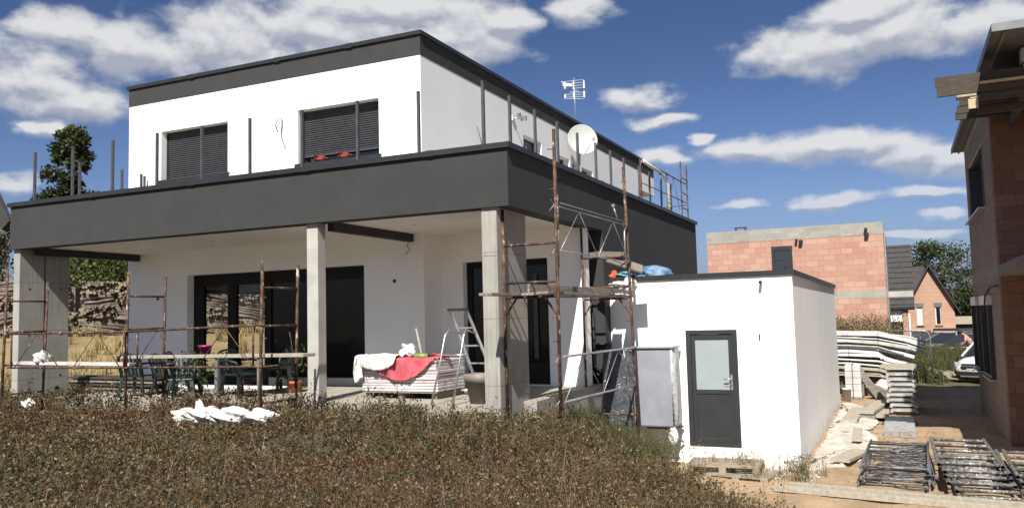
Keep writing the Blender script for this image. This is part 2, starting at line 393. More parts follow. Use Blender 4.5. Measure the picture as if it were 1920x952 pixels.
t = (sst((-15.5-X+wob)/1.5)*sst((Y-11)/2))[:, None]; C = C*(1-t)+dry*t
t = sst((Y-32+wob)/3)[:, None]*sst((X+20)/10)[:, None]; C = C*(1-t)+green*t
t = (sst((-Y-2)/3))[:, None]; C = C*(1-t)+dry*t
g = npmesh('ground', V, F, M['ground'], C, smooth=True); kind(g, 'structure')

# ------------------------------------------------------------------ main house
XL, XC, XR, YF, YB = -16.6, -8.42, -5.21, 11.17, 23.9
UF, UB = 14.05, 29.3
house = thing('flat_roof_house', 'large modern two storey white house with dark grey bands and deep covered terrace', 'house', (-11, 14, -1.3))
M['room_dark'] = two('darkened_room_lining', (.10, .095, .09), (.13, .125, .12), 2, .9)  # dark wall colour stands in for the dimness of the room
def wall_open(mb, axis, const0, const1, a0, a1, z0, z1, holes):
    """wall slab with rectangular holes, axis 'X': runs along x, thickness const0..const1 in y"""
    xs = sorted({a0, a1} | {h[0] for h in holes} | {h[1] for h in holes})
    for i in range(len(xs)-1):
        p, q = xs[i], xs[i+1]; hs = sorted([h for h in holes if h[0] <= p+1e-6 and h[1] >= q-1e-6], key=lambda h: h[2])
        z = z0
        for h in hs+[(0, 0, z1, z1)]:
            if h[2] > z+1e-6:
                if axis == 'X': mb.box(p, q, const0, const1, z, h[2])
                else: mb.box(const0, const1, p, q, z, h[2])
            z = h[3]
W1 = (-15.51, -13.46, 3.41, 4.575); W2 = (-11.49, -9.42, 3.39, 4.565)
mb = MB(); wall_open(mb, 'X', UF, UF+.3, XL+.03, XC, 2.2, 5.30, [W1, W2]); mb.build('upper_front_wall', M['white'], house)
SW = [(19.05, 20.25, 3.35, 4.65), (21.3, 22.3, 3.35, 4.53), (23.3, 24.3, 3.3, 4.47)]
mb = MB(); wall_open(mb, 'Y', XC-.3, XC-.0015, UF+.3, UB, 2.2, 5.30, SW); mb.build('upper_side_wall', M['white'], house)
mb = MB(); mb.box(XC-.3, XC-.0015, UB, 31.5, 4.6, 5.30).box(XC-2.6, XC-.3, 31.2, 31.5, 4.6, 5.3); mb.build('canopy_beam', M['white'], house)
mb = MB(); wall_open(mb, 'Y', XL+.03, XL+.33, UF+.353, UB, -1.6, 5.3, [(16.1, 18.9, -1.25, .95)]); mb.box(XL+.33, XC-.3, UB-.3, UB, -1.6, 5.3); mb.build('rear_wall', M['white'], house)
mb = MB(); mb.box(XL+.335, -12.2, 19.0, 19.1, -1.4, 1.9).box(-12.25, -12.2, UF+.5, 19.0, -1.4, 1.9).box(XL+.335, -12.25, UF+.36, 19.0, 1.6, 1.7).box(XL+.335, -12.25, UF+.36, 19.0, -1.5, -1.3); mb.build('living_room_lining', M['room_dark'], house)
fr = MB(); fr.box(XL+.1, XL+.18, 16.1, 16.2, -1.25, .95).box(XL+.1, XL+.18, 18.8, 18.9, -1.25, .95).box(XL+.1, XL+.18, 16.2, 18.8, .85, .95).box(XL+.1, XL+.18, 16.2, 18.8, -1.25, -1.17); f_ = fr.build('garden_window', M['alu_dark'], house); MB().box(XL+.13, XL+.14, 16.2, 18.8, -1.17, .85).build('pane', M['clear_glass'], f_)
mb = MB(); mb.box(XL+.024, XC+.006, UF-.006, 31.5, 5.3, 5.715); mb.build('upper_parapet_band', M['grey'], house)
mb = MB(); mb.box(XL-.02, XC+.05, UF-.05, UF+.36, 5.715, 5.795).box(XC-.36, XC+.05, UF+.36, 31.55, 5.715, 5.795).box(XL-.02, XL+.36, UF+.36, 31.55, 5.715, 5.795).box(XL+.36, XC-.36, 31.2, 31.55, 5.715, 5.795)
mb.build('upper_coping', M['coping'], house)
# joint covers on the coping
for x in (-14.6, -12.1, -10.2): MB().box(x, x+.16, UF-.054, UF-.05, 5.70, 5.80).build('coping_joint', M['coping'], house)
for x in (-14.2, -11.6, -9.0, -6.6): MB().box(x, x+.14, YF-.054, YF-.05, 2.55, 2.645).build('coping_joint', M['coping'], house)
for y in (12.8, 15.4, 18.0, 20.6): MB().box(XR+.05, XR+.054, y, y+.14, 2.55, 2.645).build('coping_joint', M['coping'], house)
# balcony slab with its fascia and coping
mb = MB(); mb.box(XL, XR, YF, YF+.3, 1.68, 2.555).box(XR-.3, XR, YF+.3, 15.5, 1.68, 2.555).box(XL, XL+.3, YF+.3, UF, 1.68, 2.555)
mb.box(XR-.3, XR, 15.5, YB, -3.0, 2.555).box(XC, XR-.3, YB-.3, YB, -3.0, 2.555); mb.build('balcony_fascia', M['grey'], house)
mb = MB(); mb.box(XL-.05, XR+.05, YF-.05, YF+.36, 2.555, 2.64).box(XR-.36, XR+.05, YF+.36, YB+.05, 2.555, 2.64).box(XL-.05, XL+.36, YF+.36, UF-.01, 2.555, 2.64).box(XC, XR-.36, YB-.3, YB+.05, 2.555, 2.64)
mb.build('balcony_coping', M['coping'], house)
mb = MB(); mb.box(XL+.3, XR-.3, YF+.3, UF, 1.74, 2.1).box(XC, XR-.3, UF, YB-.3, 1.74, 2.1); mb.build('balcony_slab', M['concrete_pale'], house)
mb = MB(); mb.box(XL+.3, XR-.3, YF+.3, 15.5, 1.715, 1.738); mb.build('soffit', M['white_dirty'], house)
for x in (-15, -12.6, -10.2, -7.8, -6.4): MB().lathe((x, 12.7, 1.712), [(.045, .0), (.045, .003), (.001, .004)], 14).build('downlight', M['black'], house)
# ground floor walls
LW = (-14.67, -9.83, -1.3, 1.165)
mb = MB(); wall_open(mb, 'X', UF+.003, UF+.35, XL+.03, XC, -1.6, 1.738, [LW]); mb.box(XC-.35, XC, UF+.35, 14.75, -1.6, 1.738); mb.build('terrace_wall', M['white'], house)
DW = (-7.93, -6.09, -1.28, 1.15)
mb = MB(); wall_open(mb, 'X', 14.75, 15.1, XC-.3, -5.37, -1.6, 1.738, [DW]); mb.build('entrance_wall', M['white'], house)
mb = MB(); mb.box(XC-.3, XR-.3, 15.5, 15.75, -3.0, 1.68).box(XL+.33, XC-.3, UF+.6, 28.9, 1.9, 2.1); mb.build('return_wall', M['grey'], house)
# small fixing holes with dark plugs
for x, z in ((-15.58, .66), (-9.1, .8)): MB().lathe((x, UF, z), [(.001, .012), (.035, .012), (.035, 0)], 12, Matrix.Rotation(R(90), 4, 'X')).build('wall_outlet', M['black'], house)
MB().tube([(-8.66, 13.9, 1.56), (-8.70, 13.9, 1.46), (-8.64, 13.9, 1.40), (-8.74, 13.9, 1.30)], .007, 5).build('ceiling_wire', M['black'], house)
# windows
def shutter_window(w, lift, nm='roller_window'):
    x0, x1, z0, z1 = w; y = UF+.24
    fr = MB(); t = .06
    fr.box(x0, x0+t, y, y+.06, z0, z1).box(x1-t, x1, y, y+.06, z0, z1).box(x0+t, x1-t, y, y+.06, z1-t, z1).box(x0+t, x1-t, y, y+.06, z0, z0+t)
    f = fr.build(nm, M['alu_dark'], house)
    MB().box(x0+t, x1-t, y+.03, y+.04, z0+t, z1-t).build('pane', M['glass'], f)
    sh = MB(); z = z0+lift
    while z < z1-.02:
        sh.prism([(y-.035, z), (y-.055, z+.012), (y-.055, z+.034), (y-.035, z+.045), (y-.02, z+.045), (y-.02, z)], x0+.03, x1-.03, 'YZ'); z += .047
    sh.box(x0+.03, x1-.03, y-.055, y-.015, z0+lift-.05, z0+lift)
    sh.build('roller_shutter', M['shutter'], f)
    for xr in (x0, x1-.03): MB().box(xr, xr+.03, y-.08, y, z0, z1).build('shutter_rail', M['alu_dark'], f)
    sl = MB(); sl.prism([(UF-.045, z0-.025), (UF+.3, z0+.01), (UF+.3, z0+.035), (UF-.045, z0+.005)], x0-.06, x1+.06, 'YZ'); sl.box(x0-.06, x1+.06, UF-.05, UF-.046, z0-.09, z0+.005)
    sl.build('sill', M['coping'], f)
shutter_window(W1, .05); shutter_window(W2, .22)
for (y0, y1, z0, z1) in SW:
    x = XC-.2; fr = MB(); t = .05
    fr.box(x-.05, x, y0, y0+t, z0, z1).box(x-.05, x, y1-t, y1, z0, z1).box(x-.05, x, y0+t, y1-t, z1-t, z1).box(x-.05, x, y0+t, y1-t, z0, z0+t)
    f = fr.build('side_window', M['alu_dark'], house); MB().box(x-.04, x-.03, y0+t, y1-t, z0+t, z1-t).build('pane', M['glass'], f)
# living room glazing
M['frame_black'] = two('black_window_frame', (.010, .010, .010), (.014, .014, .0135), 5, .6, spec=.25)
x0, x1, z0, z1 = LW; y = UF+.2
lf = MB(); lf.box(x0, x1, y, y+.08, .90, z1).box(x0, -14.36, y, y+.08, z0, .90).box(-13.65, -13.40, y, y+.08, z0, .90).box(-12.58, -12.40, y-.02, y+.06, z0, .90)
lf.box(-11.25, -11.15, y, y+.08, z0, .9).box(x1-.07, x1, y, y+.08, z0, .9).box(-14.36, -13.65, y, y+.08, z0, z0+.06).box(-13.40, -12.58, y, y+.08, z0, z0+.06)
lf = lf.build('living_room_window', M['frame_black'], house)
MB().box(-14.36, -13.65, y+.04, y+.05, z0+.06, .9).build('pane', M['clear_glass'], lf)
MB().box(-13.40, -12.58, y+.04, y+.05, z0+.06, .9).build('pane', M['clear_glass'], lf)
MB().box(-12.40, -11.25, y+.02, y+.05, z0+.12, .9).build('sliding_screen', M['screen'], lf)
MB().box(-11.15, x1-.07, y+.02, y+.05, z0+.12, .9).build('sliding_screen', M['screen'], lf)
mb = MB(); mb.box(-12.40, x1, y-.1, y, z0, z0+.17); mb.build('threshold', M['concrete_pale'], lf)
# terrace door
x0, x1, z0, z1 = DW; y = 14.92
fr = MB(); fr.box(x0, x0+.12, y, y+.07, z0, z1).box(x1-.09, x1, y, y+.07, z0, z1).box(x0+.12, x1-.09, y, y+.07, z1-.12, z1).box(x0+.12, x1-.09, y, y+.07, z0, z0+.42).box(-7.0, -6.9, y, y+.07, z0+.42, z1-.12)
f = fr.build('terrace_door', M['frame_black'], house)
MB().box(x0+.12, -7.0, y+.03, y+.04, z0+.42, z1-.12).build('pane', M['screen'], f); MB().box(-6.9, x1-.09, y+.03, y+.04, z0+.42, z1-.12).build('pane', M['screen'], f)
MB().box(-6.47, -6.38, y-.012, y, z0+.5, z1-.3).build('painted_reflection', M['shutter'], f)  # lighter strip modelled in place of a reflection in the door glass
# terrace slab, retaining wall with its opening
mb = MB(); mb.box(-11.6, -5.45, 11.25, UF+.19, -3.0, -1.3).box(XC+.01, -5.45, UF+.19, 15.49, -3.0, -1.3); mb.box(-5.45, XR-.006, 12.05, 15.49, -1.345, -1.3); mb.build('terrace_slab', M['tile'], house)
MB().box(-15.9, -11.6, 11.7, UF+.2, -2.5, -1.37).build('unfinished_terrace_base', M['tile'], house)
mb = MB(); wall_open(mb, 'Y', -5.43, XR-.003, 12.04, 15.48, -3.0, -1.347, [(13.75, 15.15, -3.0, -1.80)]); mb.build('retaining_wall', M['form_concrete'], house)
MB().box(-5.428, -5.42, 13.70, 15.2, -3.0, -1.726).build('opening_dark_sheet', M['void'], house)  # near-black sheet stands in for the unlit depth of the opening
# concrete columns
def column(x0, x1, y0, y1, zb, m, extra=None):
    mb = MB(); mb.box(x0, x1, y0, y1, zb, 1.716); c_ = mb.build('column', m, house, bevel=.012); return c_
c1 = column(-16.69+.1, -16.40, 11.25, 12.39, -1.9, M['form_concrete'])
mb = MB()
for yy, zz in ((11.48, .87), (12.2, .87), (11.48, -.08), (12.2, -.08), (12.2, -.95)): mb.lathe((-16.40, yy, zz), [(.022, 0), (.022, .004), (.001, .004)], 10, Matrix.Rotation(R(90), 4, 'Y'))
mb.lathe((-16.40, 12.12, -1.22), [(.05, 0), (.05, .004), (.001, .004)], 12, Matrix.Rotation(R(90), 4, 'Y'))
mb.box(-16.40, -16.396, 11.80, 11.822, -1.6, 1.7); mb.build('tie_hole', M['black'], c1)
column(-9.03, -8.80, 11.25, 11.47, -1.3, M['concrete_pale'])
c3 = column(-5.70, -5.44, 11.22, 12.30, -3.0, M['form_concrete'])
mb = MB(); mb.box(-5.655, -5.64, 11.214, 11.22, -1.9, 1.66).box(-5.70, -5.445, 11.214, 11.22, .95, .965); mb.build('form_seam', M['form_concrete'], c3)
MB().box(-8.78, -8.64, 11.5, UF, 1.56, 1.712).build('ceiling_beam', M['steel_beam'], house)
MB().box(-16.30, -16.16, 11.5, UF, 1.56, 1.712).build('ceiling_beam', M['steel_beam'], house)
# railing posts
pm = MB(); pm.box(-.022, .022, -.022, .022, 0, 1.03).box(-.055, .055, -.055, .055, 0, .012)
posts = [(-16.05, 11.3), (-14.91, 11.3), (-13.77, 11.3), (-12.58, 11.3), (-11.45, 11.3), (-10.31, 11.3), (-9.15, 11.3), (-8.0, 11.3), (-6.82, 11.3), (-5.66, 11.3)]
posts += [(-5.67, y) for y in (12.3, 13.35, 14.42, 15.5, 16.6, 17.6, 18.6, 19.85, 20.8, 21.95, 23.0)]
posts += [(-16.2, 12.45), (-16.2, 13.55), (-15.75, 13.7), (-15.93, 13.95)]
proto = None
for i, (x, y) in enumerate(posts):
    z = 2.642 if i < 23 else 2.52
    if i > 9 and i < 21: z = 2.642
    if proto is None:
        proto = pm.build('railing_post', M['post'], house); me_off = proto.data
        for v in me_off.vertices: v.co += house.location      # mesh kept local to the post foot
        p_ = proto
    else:
        p_ = proto.copy(); col.objects.link(p_); p_.parent = house
    p_.location = Vector((x, y, z)) - house.location
mb = MB()
for y in (12.3, 13.35, 14.42, 15.5, 16.6, 17.6, 18.6, 19.85, 20.8, 21.95, 23.0): mb.box(-5.73, -5.58, y-.06, y+.06, 2.1, 2.641)
mb.build('post_plinth', M['concrete_pale'], house)

# dish, aerial, flood light, wires
dish = thing('satellite_dish', 'large pale satellite dish on the white upper side wall', 'satellite dish', (-8.40, 22.35, 4.5))
ax = Vector((.62, -.78, .12)).normalized()
q = Vector((0, 0, 1)).rotation_difference(ax).to_matrix().to_4x4()
dm = MB(); prof = [(.001, 0)]+[(r, r*r*.42) for r in (.08, .16, .24, .32, .38, .43)]+[(.445, .085), (.445, .07)]+[(r, r*r*.42-.012) for r in (.43, .38, .3, .2, .1, .001)]
dm.lathe((-8.02, 22.30, 5.05), prof, 40, q); dm.build('reflector', M['dish'], dish)
MB().tube([(-8.02, 22.30, 4.66), (-7.9, 22.2, 4.62), (-7.62, 22.15, 4.98)], .012, 6).obox((-7.6, 22.13, 5.0), .07, .07, .09, .4).build('feed_arm', M['galv'], dish)
MB().tube([(-8.41, 22.5, 4.35), (-8.15, 22.42, 4.35), (-8.12, 22.42, 5.1)], .022, 8).box(-8.42, -8.40, 22.4, 22.6, 4.25, 4.45).build('wall_bracket', M['galv'], dish)
aer = thing('tv_aerial', 'white rake shaped television aerial on a thin roof mast', 'aerial', (-8.6, 23.4, 5.79))
MB().tube([(-8.6, 23.4, 5.5), (-8.6, 23.4, 7.25)], .016, 6).build('mast', M['galv'], aer)
mb = MB()
a = Vector((.95, .3, 0)).normalized(); 
for zc, hh, tilt in ((7.02, .24, .03), (6.72, .2, -.05)):
    for k in range(4):
        z = zc-hh/2+hh*k/3; p = Vector((-8.6, 23.4, z)); mb.tube([p-a*.29, p+a*.29+Vector((0, 0, tilt))], .008, 5)
    for s_ in (-.29, .29, -.02): p = Vector((-8.6, 23.4, zc)); mb.obox(p+a*s_, .045, .02, hh, .3)
mb.build('reflector_rake', M['white_plastic'], aer)
MB().tube([(-8.9, 23.1, 7.1), (-8.6, 23.4, 6.85), (-8.45, 23.5, 6.8)], .014, 5).obox((-8.75, 23.2, 7.0), .3, .03, .1, .7).build('boom', M['white_plastic'], aer)
fl = thing('flood_light', 'small white twin flood light high on the white side wall', 'wall lamp', (-8.42, 18.75, 4.9))
MB().box(-8.42, -8.38, 18.35, 18.47, 4.86, 4.98).tube([(-8.38, 18.41, 4.92), (-8.2, 18.5, 4.92)], .02, 8).build('bracket', M['white_plastic'], fl)
MB().obox((-8.22, 18.66, 4.95), .13, .20, .12, .3, .3).obox((-8.24, 18.42, 4.99), .07, .10, .08, -.3, .2).build('lamp_head', M['galv'], fl)
tag(MB().tube([(-12.03, UF-.005, 4.15), (-12.06, UF-.05, 4.30), (-11.98, UF-.06, 4.42), (-11.90, UF-.05, 4.45), (-11.88, UF-.04, 4.36), (-11.92, UF-.03, 4.16), (-11.90, UF-.03, 3.98), (-11.84, UF-.03, 3.85), (-11.81, UF-.03, 3.78)], .012, 5).build('dangling_cable', M['post']), 'loose grey cable looping out of the white wall between the two shuttered windows', 'cable')
tag(MB().tube([(-8.35, 16.35, 4.3), (-8.33, 16.55, 3.9), (-8.33, 16.9, 3.55), (-8.35, 17.1, 3.2)], .008, 5).build('hanging_cable', M['black']), 'thin dark cable hanging on the side wall behind the corner railing post', 'cable')
tag(MB().lathe((-6.0, 16.5, 2.1), [(.001, 0), (.03, 0), (.03, .2)], 8).build('floor_pipe', M['galv']), 'short grey pipe on the balcony floor', 'pipe') if False else None
# red toy racers on the sill -> two small red clamps
def clamp(x):
    t_ = thing('toy_car', 'small red toy racing car on the sill, %s of the two' % ('left' if x < -10.6 else 'right'), 'toy', (x, UF+.04, 3.43), 0, 'red toy cars on the window sill')
    MB().prism([(x-.17, 3.455), (x-.05, 3.50), (x+.02, 3.54), (x+.12, 3.49), (x+.2, 3.46), (x+.2, 3.44), (x-.17, 3.44)], UF+.01, UF+.06).build('body', M['toyred'], t_)
    MB().box(x-.18, x-.14, UF-.02, UF+.10, 3.52, 3.55).box(x-.17, x-.15, UF+.03, UF+.04, 3.45, 3.52).box(x+.19, x+.23, UF-.02, UF+.10, 3.44, 3.455).build('wing', M['toyred'], t_)
    for dx in (-.11, .13):
        for dy in (-.015, .085): MB().lathe((x+dx, UF+dy, 3.457), [(.001, -.012), (.028, -.012), (.028, .012), (.001, .012)], 12, Matrix.Rotation(R(90), 4, 'X')).build('wheel', M['black'], t_)
M['toyred'] = two('toy_red', (.34, .03, .03), (.42, .05, .05), 8, .4)
clamp(-10.92); clamp(-10.30)
tag(MB().add([(-6.3, 18.9, 2.15), (-6.3, 20.3, 2.15), (-6.25, 20.3, 3.1), (-6.3, 18.95, 3.05)], [(0, 1, 2, 3)]).add([(-6.27, 18.9, 2.15), (-6.27, 20.3, 2.15), (-6.22, 20.3, 3.1), (-6.27, 18.95, 3.05)], [(0, 1, 2, 3)]).build('fabric_banner', M['banner'] if 'banner' in M else M['white_cloth']), 'white and pale blue printed sheet standing on the balcony behind the posts', 'sheet')

# ------------------------------------------------------------------ garage annex
gar = thing('garage', 'low white flat roofed annex with a grey side door', 'garage', (-3.4, 18, GZ))
GX0, GX1, GY0, GY1 = -5.2, -1.74, 15.80, 26.6
GD = (-3.72, -2.765, -2.46, -.31)
mb = MB(); wall_open(mb, 'X', GY0, GY0+.25, GX0, GX1, -3.1, .66, [GD]); mb.build('front_wall', M['white'], gar)
mb = MB(); mb.box(GX1-.25, GX1-.0015, GY0+.25, GY1, -3.1, .66).box(GX0, GX1-.25, GY1-.25, GY1, -3.1, .66); mb.build('side_wall', M['white'], gar)
mb = MB(); mb.box(GX0, GX1+.04, GY0-.04, GY0+.3, .66, .755).box(GX1-.3, GX1+.04, GY0+.3, GY1+.04, .66, .755).box(GX0, GX1-.3, GY1-.3, GY1+.04, .66, .755); mb.build('coping', M['coping'], gar)
MB().box(GX0, GX1-.3, GY0+.3, GY1-.3, .5, .6).build('flat_roof', M['soffit'], gar)
x0, x1, z0, z1 = GD; y = GY0-.02
fr = MB(); fr.box(x0, x0+.09, y, y+.1, z0, z1).box(x1-.09, x1, y, y+.1, z0, z1).box(x0+.09, x1-.09, y, y+.1, z1-.08, z1).box(x0+.09, x1-.09, y, y+.1, z0, z0+.05)
dr = fr.build('door', M['door_grey'], gar, bevel=.004)
lf = MB(); a0, a1 = x0+.093, x1-.093; lf.box(a0, a0+.075, y+.02, y+.08, z0+.055, z1-.085).box(a1-.075, a1, y+.02, y+.08, z0+.055, z1-.085).box(a0+.075, a1-.075, y+.02, y+.08, z1-.17, z1-.085).box(a0+.075, a1-.075, y+.02, y+.08, z0+.055, z0+.15).box(a0+.075, a1-.075, y+.02, y+.08, -1.50, -1.42).box(a0+.075, a1-.075, y+.035, y+.07, z0+.15, -1.50)
lf.build('door_leaf', M['door_grey'], dr, bevel=.004)
MB().box(a0+.075, a1-.075, y+.045, y+.06, -1.42, z1-.17).build('frosted_glass', M['frost'], dr)
hx = a1-.035
MB().box(hx-.02, hx+.02, y+.005, y+.02, -1.42, -1.14).tube([(hx, y+.01, -1.22), (hx, y-.045, -1.22), (hx-.13, y-.045, -1.22)], .011, 8).tube([(hx, y+.01, -1.31), (hx, y-.02, -1.31)], .012, 8).tube([(hx-.13, y+.012, -1.325), (hx-.01, y+.0, -1.325)], .004, 6).build('handle', M['alu'], dr)
MB().tube([(-2.28, GY0+.02, .56), (-2.28, GY0-.17, .54)], .028, 12, cap=False).build('overflow_pipe', M['galv'], gar)
MB().tube([(-2.35, GY0, -.43), (-2.36, GY0-.04, -.40), (-2.35, GY0-.05, -.45), (-2.36, GY0-.03, -.5)], .012, 6).build('wire_end', M['black'], gar)
# objects on its roof
tag(MB().blob((-4.42, 16.30, .80), .34, .30, .17, 5, .14, 26, 14).build('blue_tarp', M['blue_tarp']), 'crumpled blue plastic bag lying on the white annex roof edge', 'bag')
tag(MB().blob((-5.14, 15.95, .80), .07, .12, .08, 8, .3).build('orange_rag', M['rag_red']), 'orange red rag at the left end of the annex roof', 'rag')
tag(MB().blob((-4.93, 15.98, .80), .15, .10, .06, 9, .35).build('turquoise_rag', M['rag_cyan']), 'turquoise and white rag between orange rag and blue bag on the annex roof', 'rag')
tag(MB().blob((-4.98, GY0-.075, .60), .17, .04, .06, 14, .3).blob((-4.78, GY0-.07, .61), .12, .035, .09, 12, .3).build('plastic_film_strip', M['plastic_white']), 'grey translucent film hanging over the left end of the annex roof edge', 'film')
# ------------------------------------------------------------------ scaffolds
def frame_mb(parent, xa, ya, xb, yb, zb, zt, rungs, lean=(0, 0), braces=None, ztb=None, r=.024):
    """welded scaffold frame: two posts and its rungs"""
    f = thing_part('frame', parent)
    def P(x, y, z): k = (z-zb)/(zt-zb); return (x+lean[0]*k, y+lean[1]*k, z)
    ztb = ztb or zt
    mb = MB(); mb.tube([P(xa, ya, zb), P(xa, ya, zt)], r, 8).tube([P(xb, yb, zb), P(xb, yb, ztb)], r, 8)
    for z in rungs: mb.tube([P(xa, ya, z), P(xb, yb, z)], .019, 7)
    for z in (braces or []):
        dx, dy = (xb-xa)*.28, (yb-ya)*.28
        mb.tube([P(xa, ya, z-.26), P(xa+dx, ya+dy, z)], .016, 6).tube([P(xb, yb, z-.26), P(xb-dx, yb-dy, z)], .016, 6)
    for z in (zb+.7, zb+1.35, zt-.25):
        if z < zt: mb.tube([P(xb, yb, z), (xb+.07+lean[0], yb-.03, z)], .008, 5).tube([P(xa, ya, z-.1), (xa+.09, ya, z-.1)], .008, 5)
    return mb
def thing_part(n, p): return None
def truss(mb, p, q, h, n, r=.014, legs=True):
    p = Vector(p); q = Vector(q); dz = Vector((0, 0, h)); mb.tube([p, q], r, 7).tube([p+dz, q+dz], r, 7)
    for i in range(n):
        a = p+(q-p)*(i/n); b = p+(q-p)*((i+.5)/n); c_ = p+(q-p)*((i+1)/n)
        mb.tube([a+dz*(0), b+dz], .007, 5).tube([b+dz, c_], .007, 5)
sr = thing('scaffold_tower', 'tall rusty scaffold tower with plank deck at the right corner of the terrace', 'scaffold', (-4.9, 13, -2.2))
XA, XB = -5.42, -4.54
frame_mb(sr, XA+.08, 11.40, XB, 11.40, -2.0, 2.80, (1.10, .53, .31), braces=(.30,), ztb=2.80).build('frame', M['rust'], sr) if False else None
mb = MB()
mb.tube([(XA, 11.40, -1.75), (XA, 11.40, 1.66)], .026, 8).tube([(XB-.02, 11.40, -2.1), (XB-.01, 11.40, .7), (XB, 11.40, 2.80)], .028, 8)
for z in (1.10, .53, .31): mb.tube([(XA, 11.4, z), (XB, 11.4, z)], .02, 7)
mb.tube([(XA, 11.4, .02), (XA+.2, 11.4, .30)], .016, 6).tube([(XB, 11.4, 0), (XB-.22, 11.4, .30)], .016, 6)
for z in (2.5, 1.9, .0, -.35): mb.tube([(XB, 11.4, z), (XB-.1, 11.37, z)], .008, 5)
for z in (.95, -.75): mb.tube([(XA, 11.4, z), (XA+.09, 11.38, z)], .008, 5)
mb.build('frame', M['rust'], sr)
mb = MB()
XA2, XB2 = -5.34, -4.42
mb.tube([(XA2, 14.65, -1.3), (XA2, 14.65, 1.66)], .024, 8).tube([(XB2+.06, 14.65, -2.65), (XB2, 14.65, 0), (XB2-.06, 14.65, 2.72)], .028, 8)
for z in (1.08, .53, .31): mb.tube([(XA2, 14.65, z), (XB2-.02, 14.65, z)], .02, 7)
mb.tube([(XA2, 14.65, -1.78), (XB2+.04, 14.65, -1.78)], .02, 7).tube([(XA2, 14.65, -1.9), (XA2, 14.65, -1.3)], .024, 8)
mb.tube([(XA2, 14.65, .0), (XA2+.2, 14.65, .30)], .016, 6).tube([(XB2, 14.65, 0), (XB2-.22, 14.65, .30)], .016, 6)
for z in (2.45, 1.75, -.1, -1.6): mb.tube([(XB2, 14.65, z), (XB2-.1, 14.62, z)], .008, 5)
mb.build('frame', M['rust'], sr)
mb = MB(); mb.tube([(XB+.0, 11.42, 1.30), (XB+.0, 11.42, 1.82)], .034, 8).tube([(XB-.005, 11.42, .72), (XB, 11.42, 1.35)], .030, 8); mb.build('sleeve', M['dirty_steel'], sr)
mb = MB(); truss(mb, (XB+.03, 11.45, .98), (XB2+.0, 14.6, .97), .66, 2, .011); mb.tube([(XB+.05, 11.45, 1.69), (XB2, 14.6, 1.69)], .007, 5).tube([(XB2-.02, 14.45, 1.66), (XB2-.02, 14.45, 1.0)], .018, 7); mb.build('guard_rail', M['galv'], sr)
mb = MB(); truss(mb, (XB+.03, 11.45, -1.24), (XB2+.03, 14.6, -1.24), .66, 2, .019); mb.tube([(XB2-.05, 14.25, -.58), (XB2-.02, 14.3, -1.24)], .012, 6); mb.build('guard_rail', M['galv'], sr)
mb = MB()
for z in (1.66, -.6, 1.0, -1.22): MB().tube([(XB-.07, 11.36, z+.08), (XB-.02, 11.38, z), (XB-.09, 11.34, z-.1)], .009, 5).build('coupler', M['galv'], sr)
MB().obox((XB2-.16, 14.3, 1.98), .05, .05, .05).tube([(XB2-.16, 14.3, 1.96), (XB2-.1, 14.35, 1.7)], .014, 6).build('stub_tube', M['galv'], sr)
def plank(p, q, w, t, m, label, group=None, cat='plank', nm='scaffold_plank', upv=(0, 0, 1)):
    o = MB().bar(p, q, w, t, upv).build(nm, m, bevel=.004); tag(o, label, cat, group); return o
g_ = 'planks on the scaffold tower'
plank((-5.22, 10.35, .345), (-5.12, 14.05, .355), .2, .04, M['wood_oldy'], 'grey plank sticking out left past the scaffold tower, lowest of the deck', g_)
plank((-4.95, 11.2, .35), (-4.92, 15.1, .353), .2, .04, M['wood_oldy'], 'middle grey plank of the scaffold tower deck', g_)
plank((-4.70, 11.15, .36), (-4.66, 15.3, .36), .2, .04, M['wood_oldy'], 'outer grey plank of the scaffold tower deck nearest the annex', g_)
plank((-5.0, 11.35, .44), (-4.80, 14.85, .435), .04, .13, M['wood_oldy'], 'plank stood on edge as toe board on the scaffold tower', g_)
tag(MB().bar((-5.05, 14.5, 1.13), (-4.70, 15.0, 1.13), .3, .10).build('board_stub', M['wood_old']), 'short thick board end high up at the back of the scaffold tower', 'board')
tag(MB().bar((-4.88, 14.72, 1.08), (-4.28, 14.98, .84), .34, .03, (0, -.5, 1)).build('sloping_board', M['wood_old']), 'thin weathered board sloping down towards the blue bag', 'board')

M['wood_white'] = two('whitewashed_board', (.50, .48, .43), (.70, .68, .63), 4, .85)
# left scaffold bays
def bay(nm, label, xa, y0, y1, zt0, zt1, lean, group='low scaffold frames in front of the terrace'):
    t_ = thing('scaffold_bay', label, 'scaffold', (xa, y0, -1.6), 0, group); zb = -1.65
    MB().tube([(xa+lean, y0, zb), (xa, y0, zt0)], .024, 8).build('post', M['rust'], t_); MB().tube([(xa+lean, y1, zb), (xa, y1, zt1)], .024, 8).build('post', M['rust'], t_)
    mb = MB()
    for z in (.55, -.02, -.62, -1.15): k = (zt0-z)/(zt0-zb)*lean; MB().tube([(xa+k, y0, z), (xa+k, y1, z)], .018, 7).build('rung', M['rust'], t_)
    for z in (.4, -.2): MB().tube([(xa, y0, z), (xa+.07, y0, z)], .008, 5).build('peg', M['rust'], t_)
    return t_
bay('scaffold_frame', 'leaning rusty scaffold frame in front of the left concrete column', -14.76, 9.9, 10.7, 1.05, .92, -.12)
bay('scaffold_frame', 'rusty scaffold frame before the left end of the terrace wall', -12.01, 10.2, 11.0, .96, .95, -.06)
bay('scaffold_frame', 'dark rusty scaffold frame beside the slim middle column', -8.52, 9.6, 10.4, .94, .92, -.07)
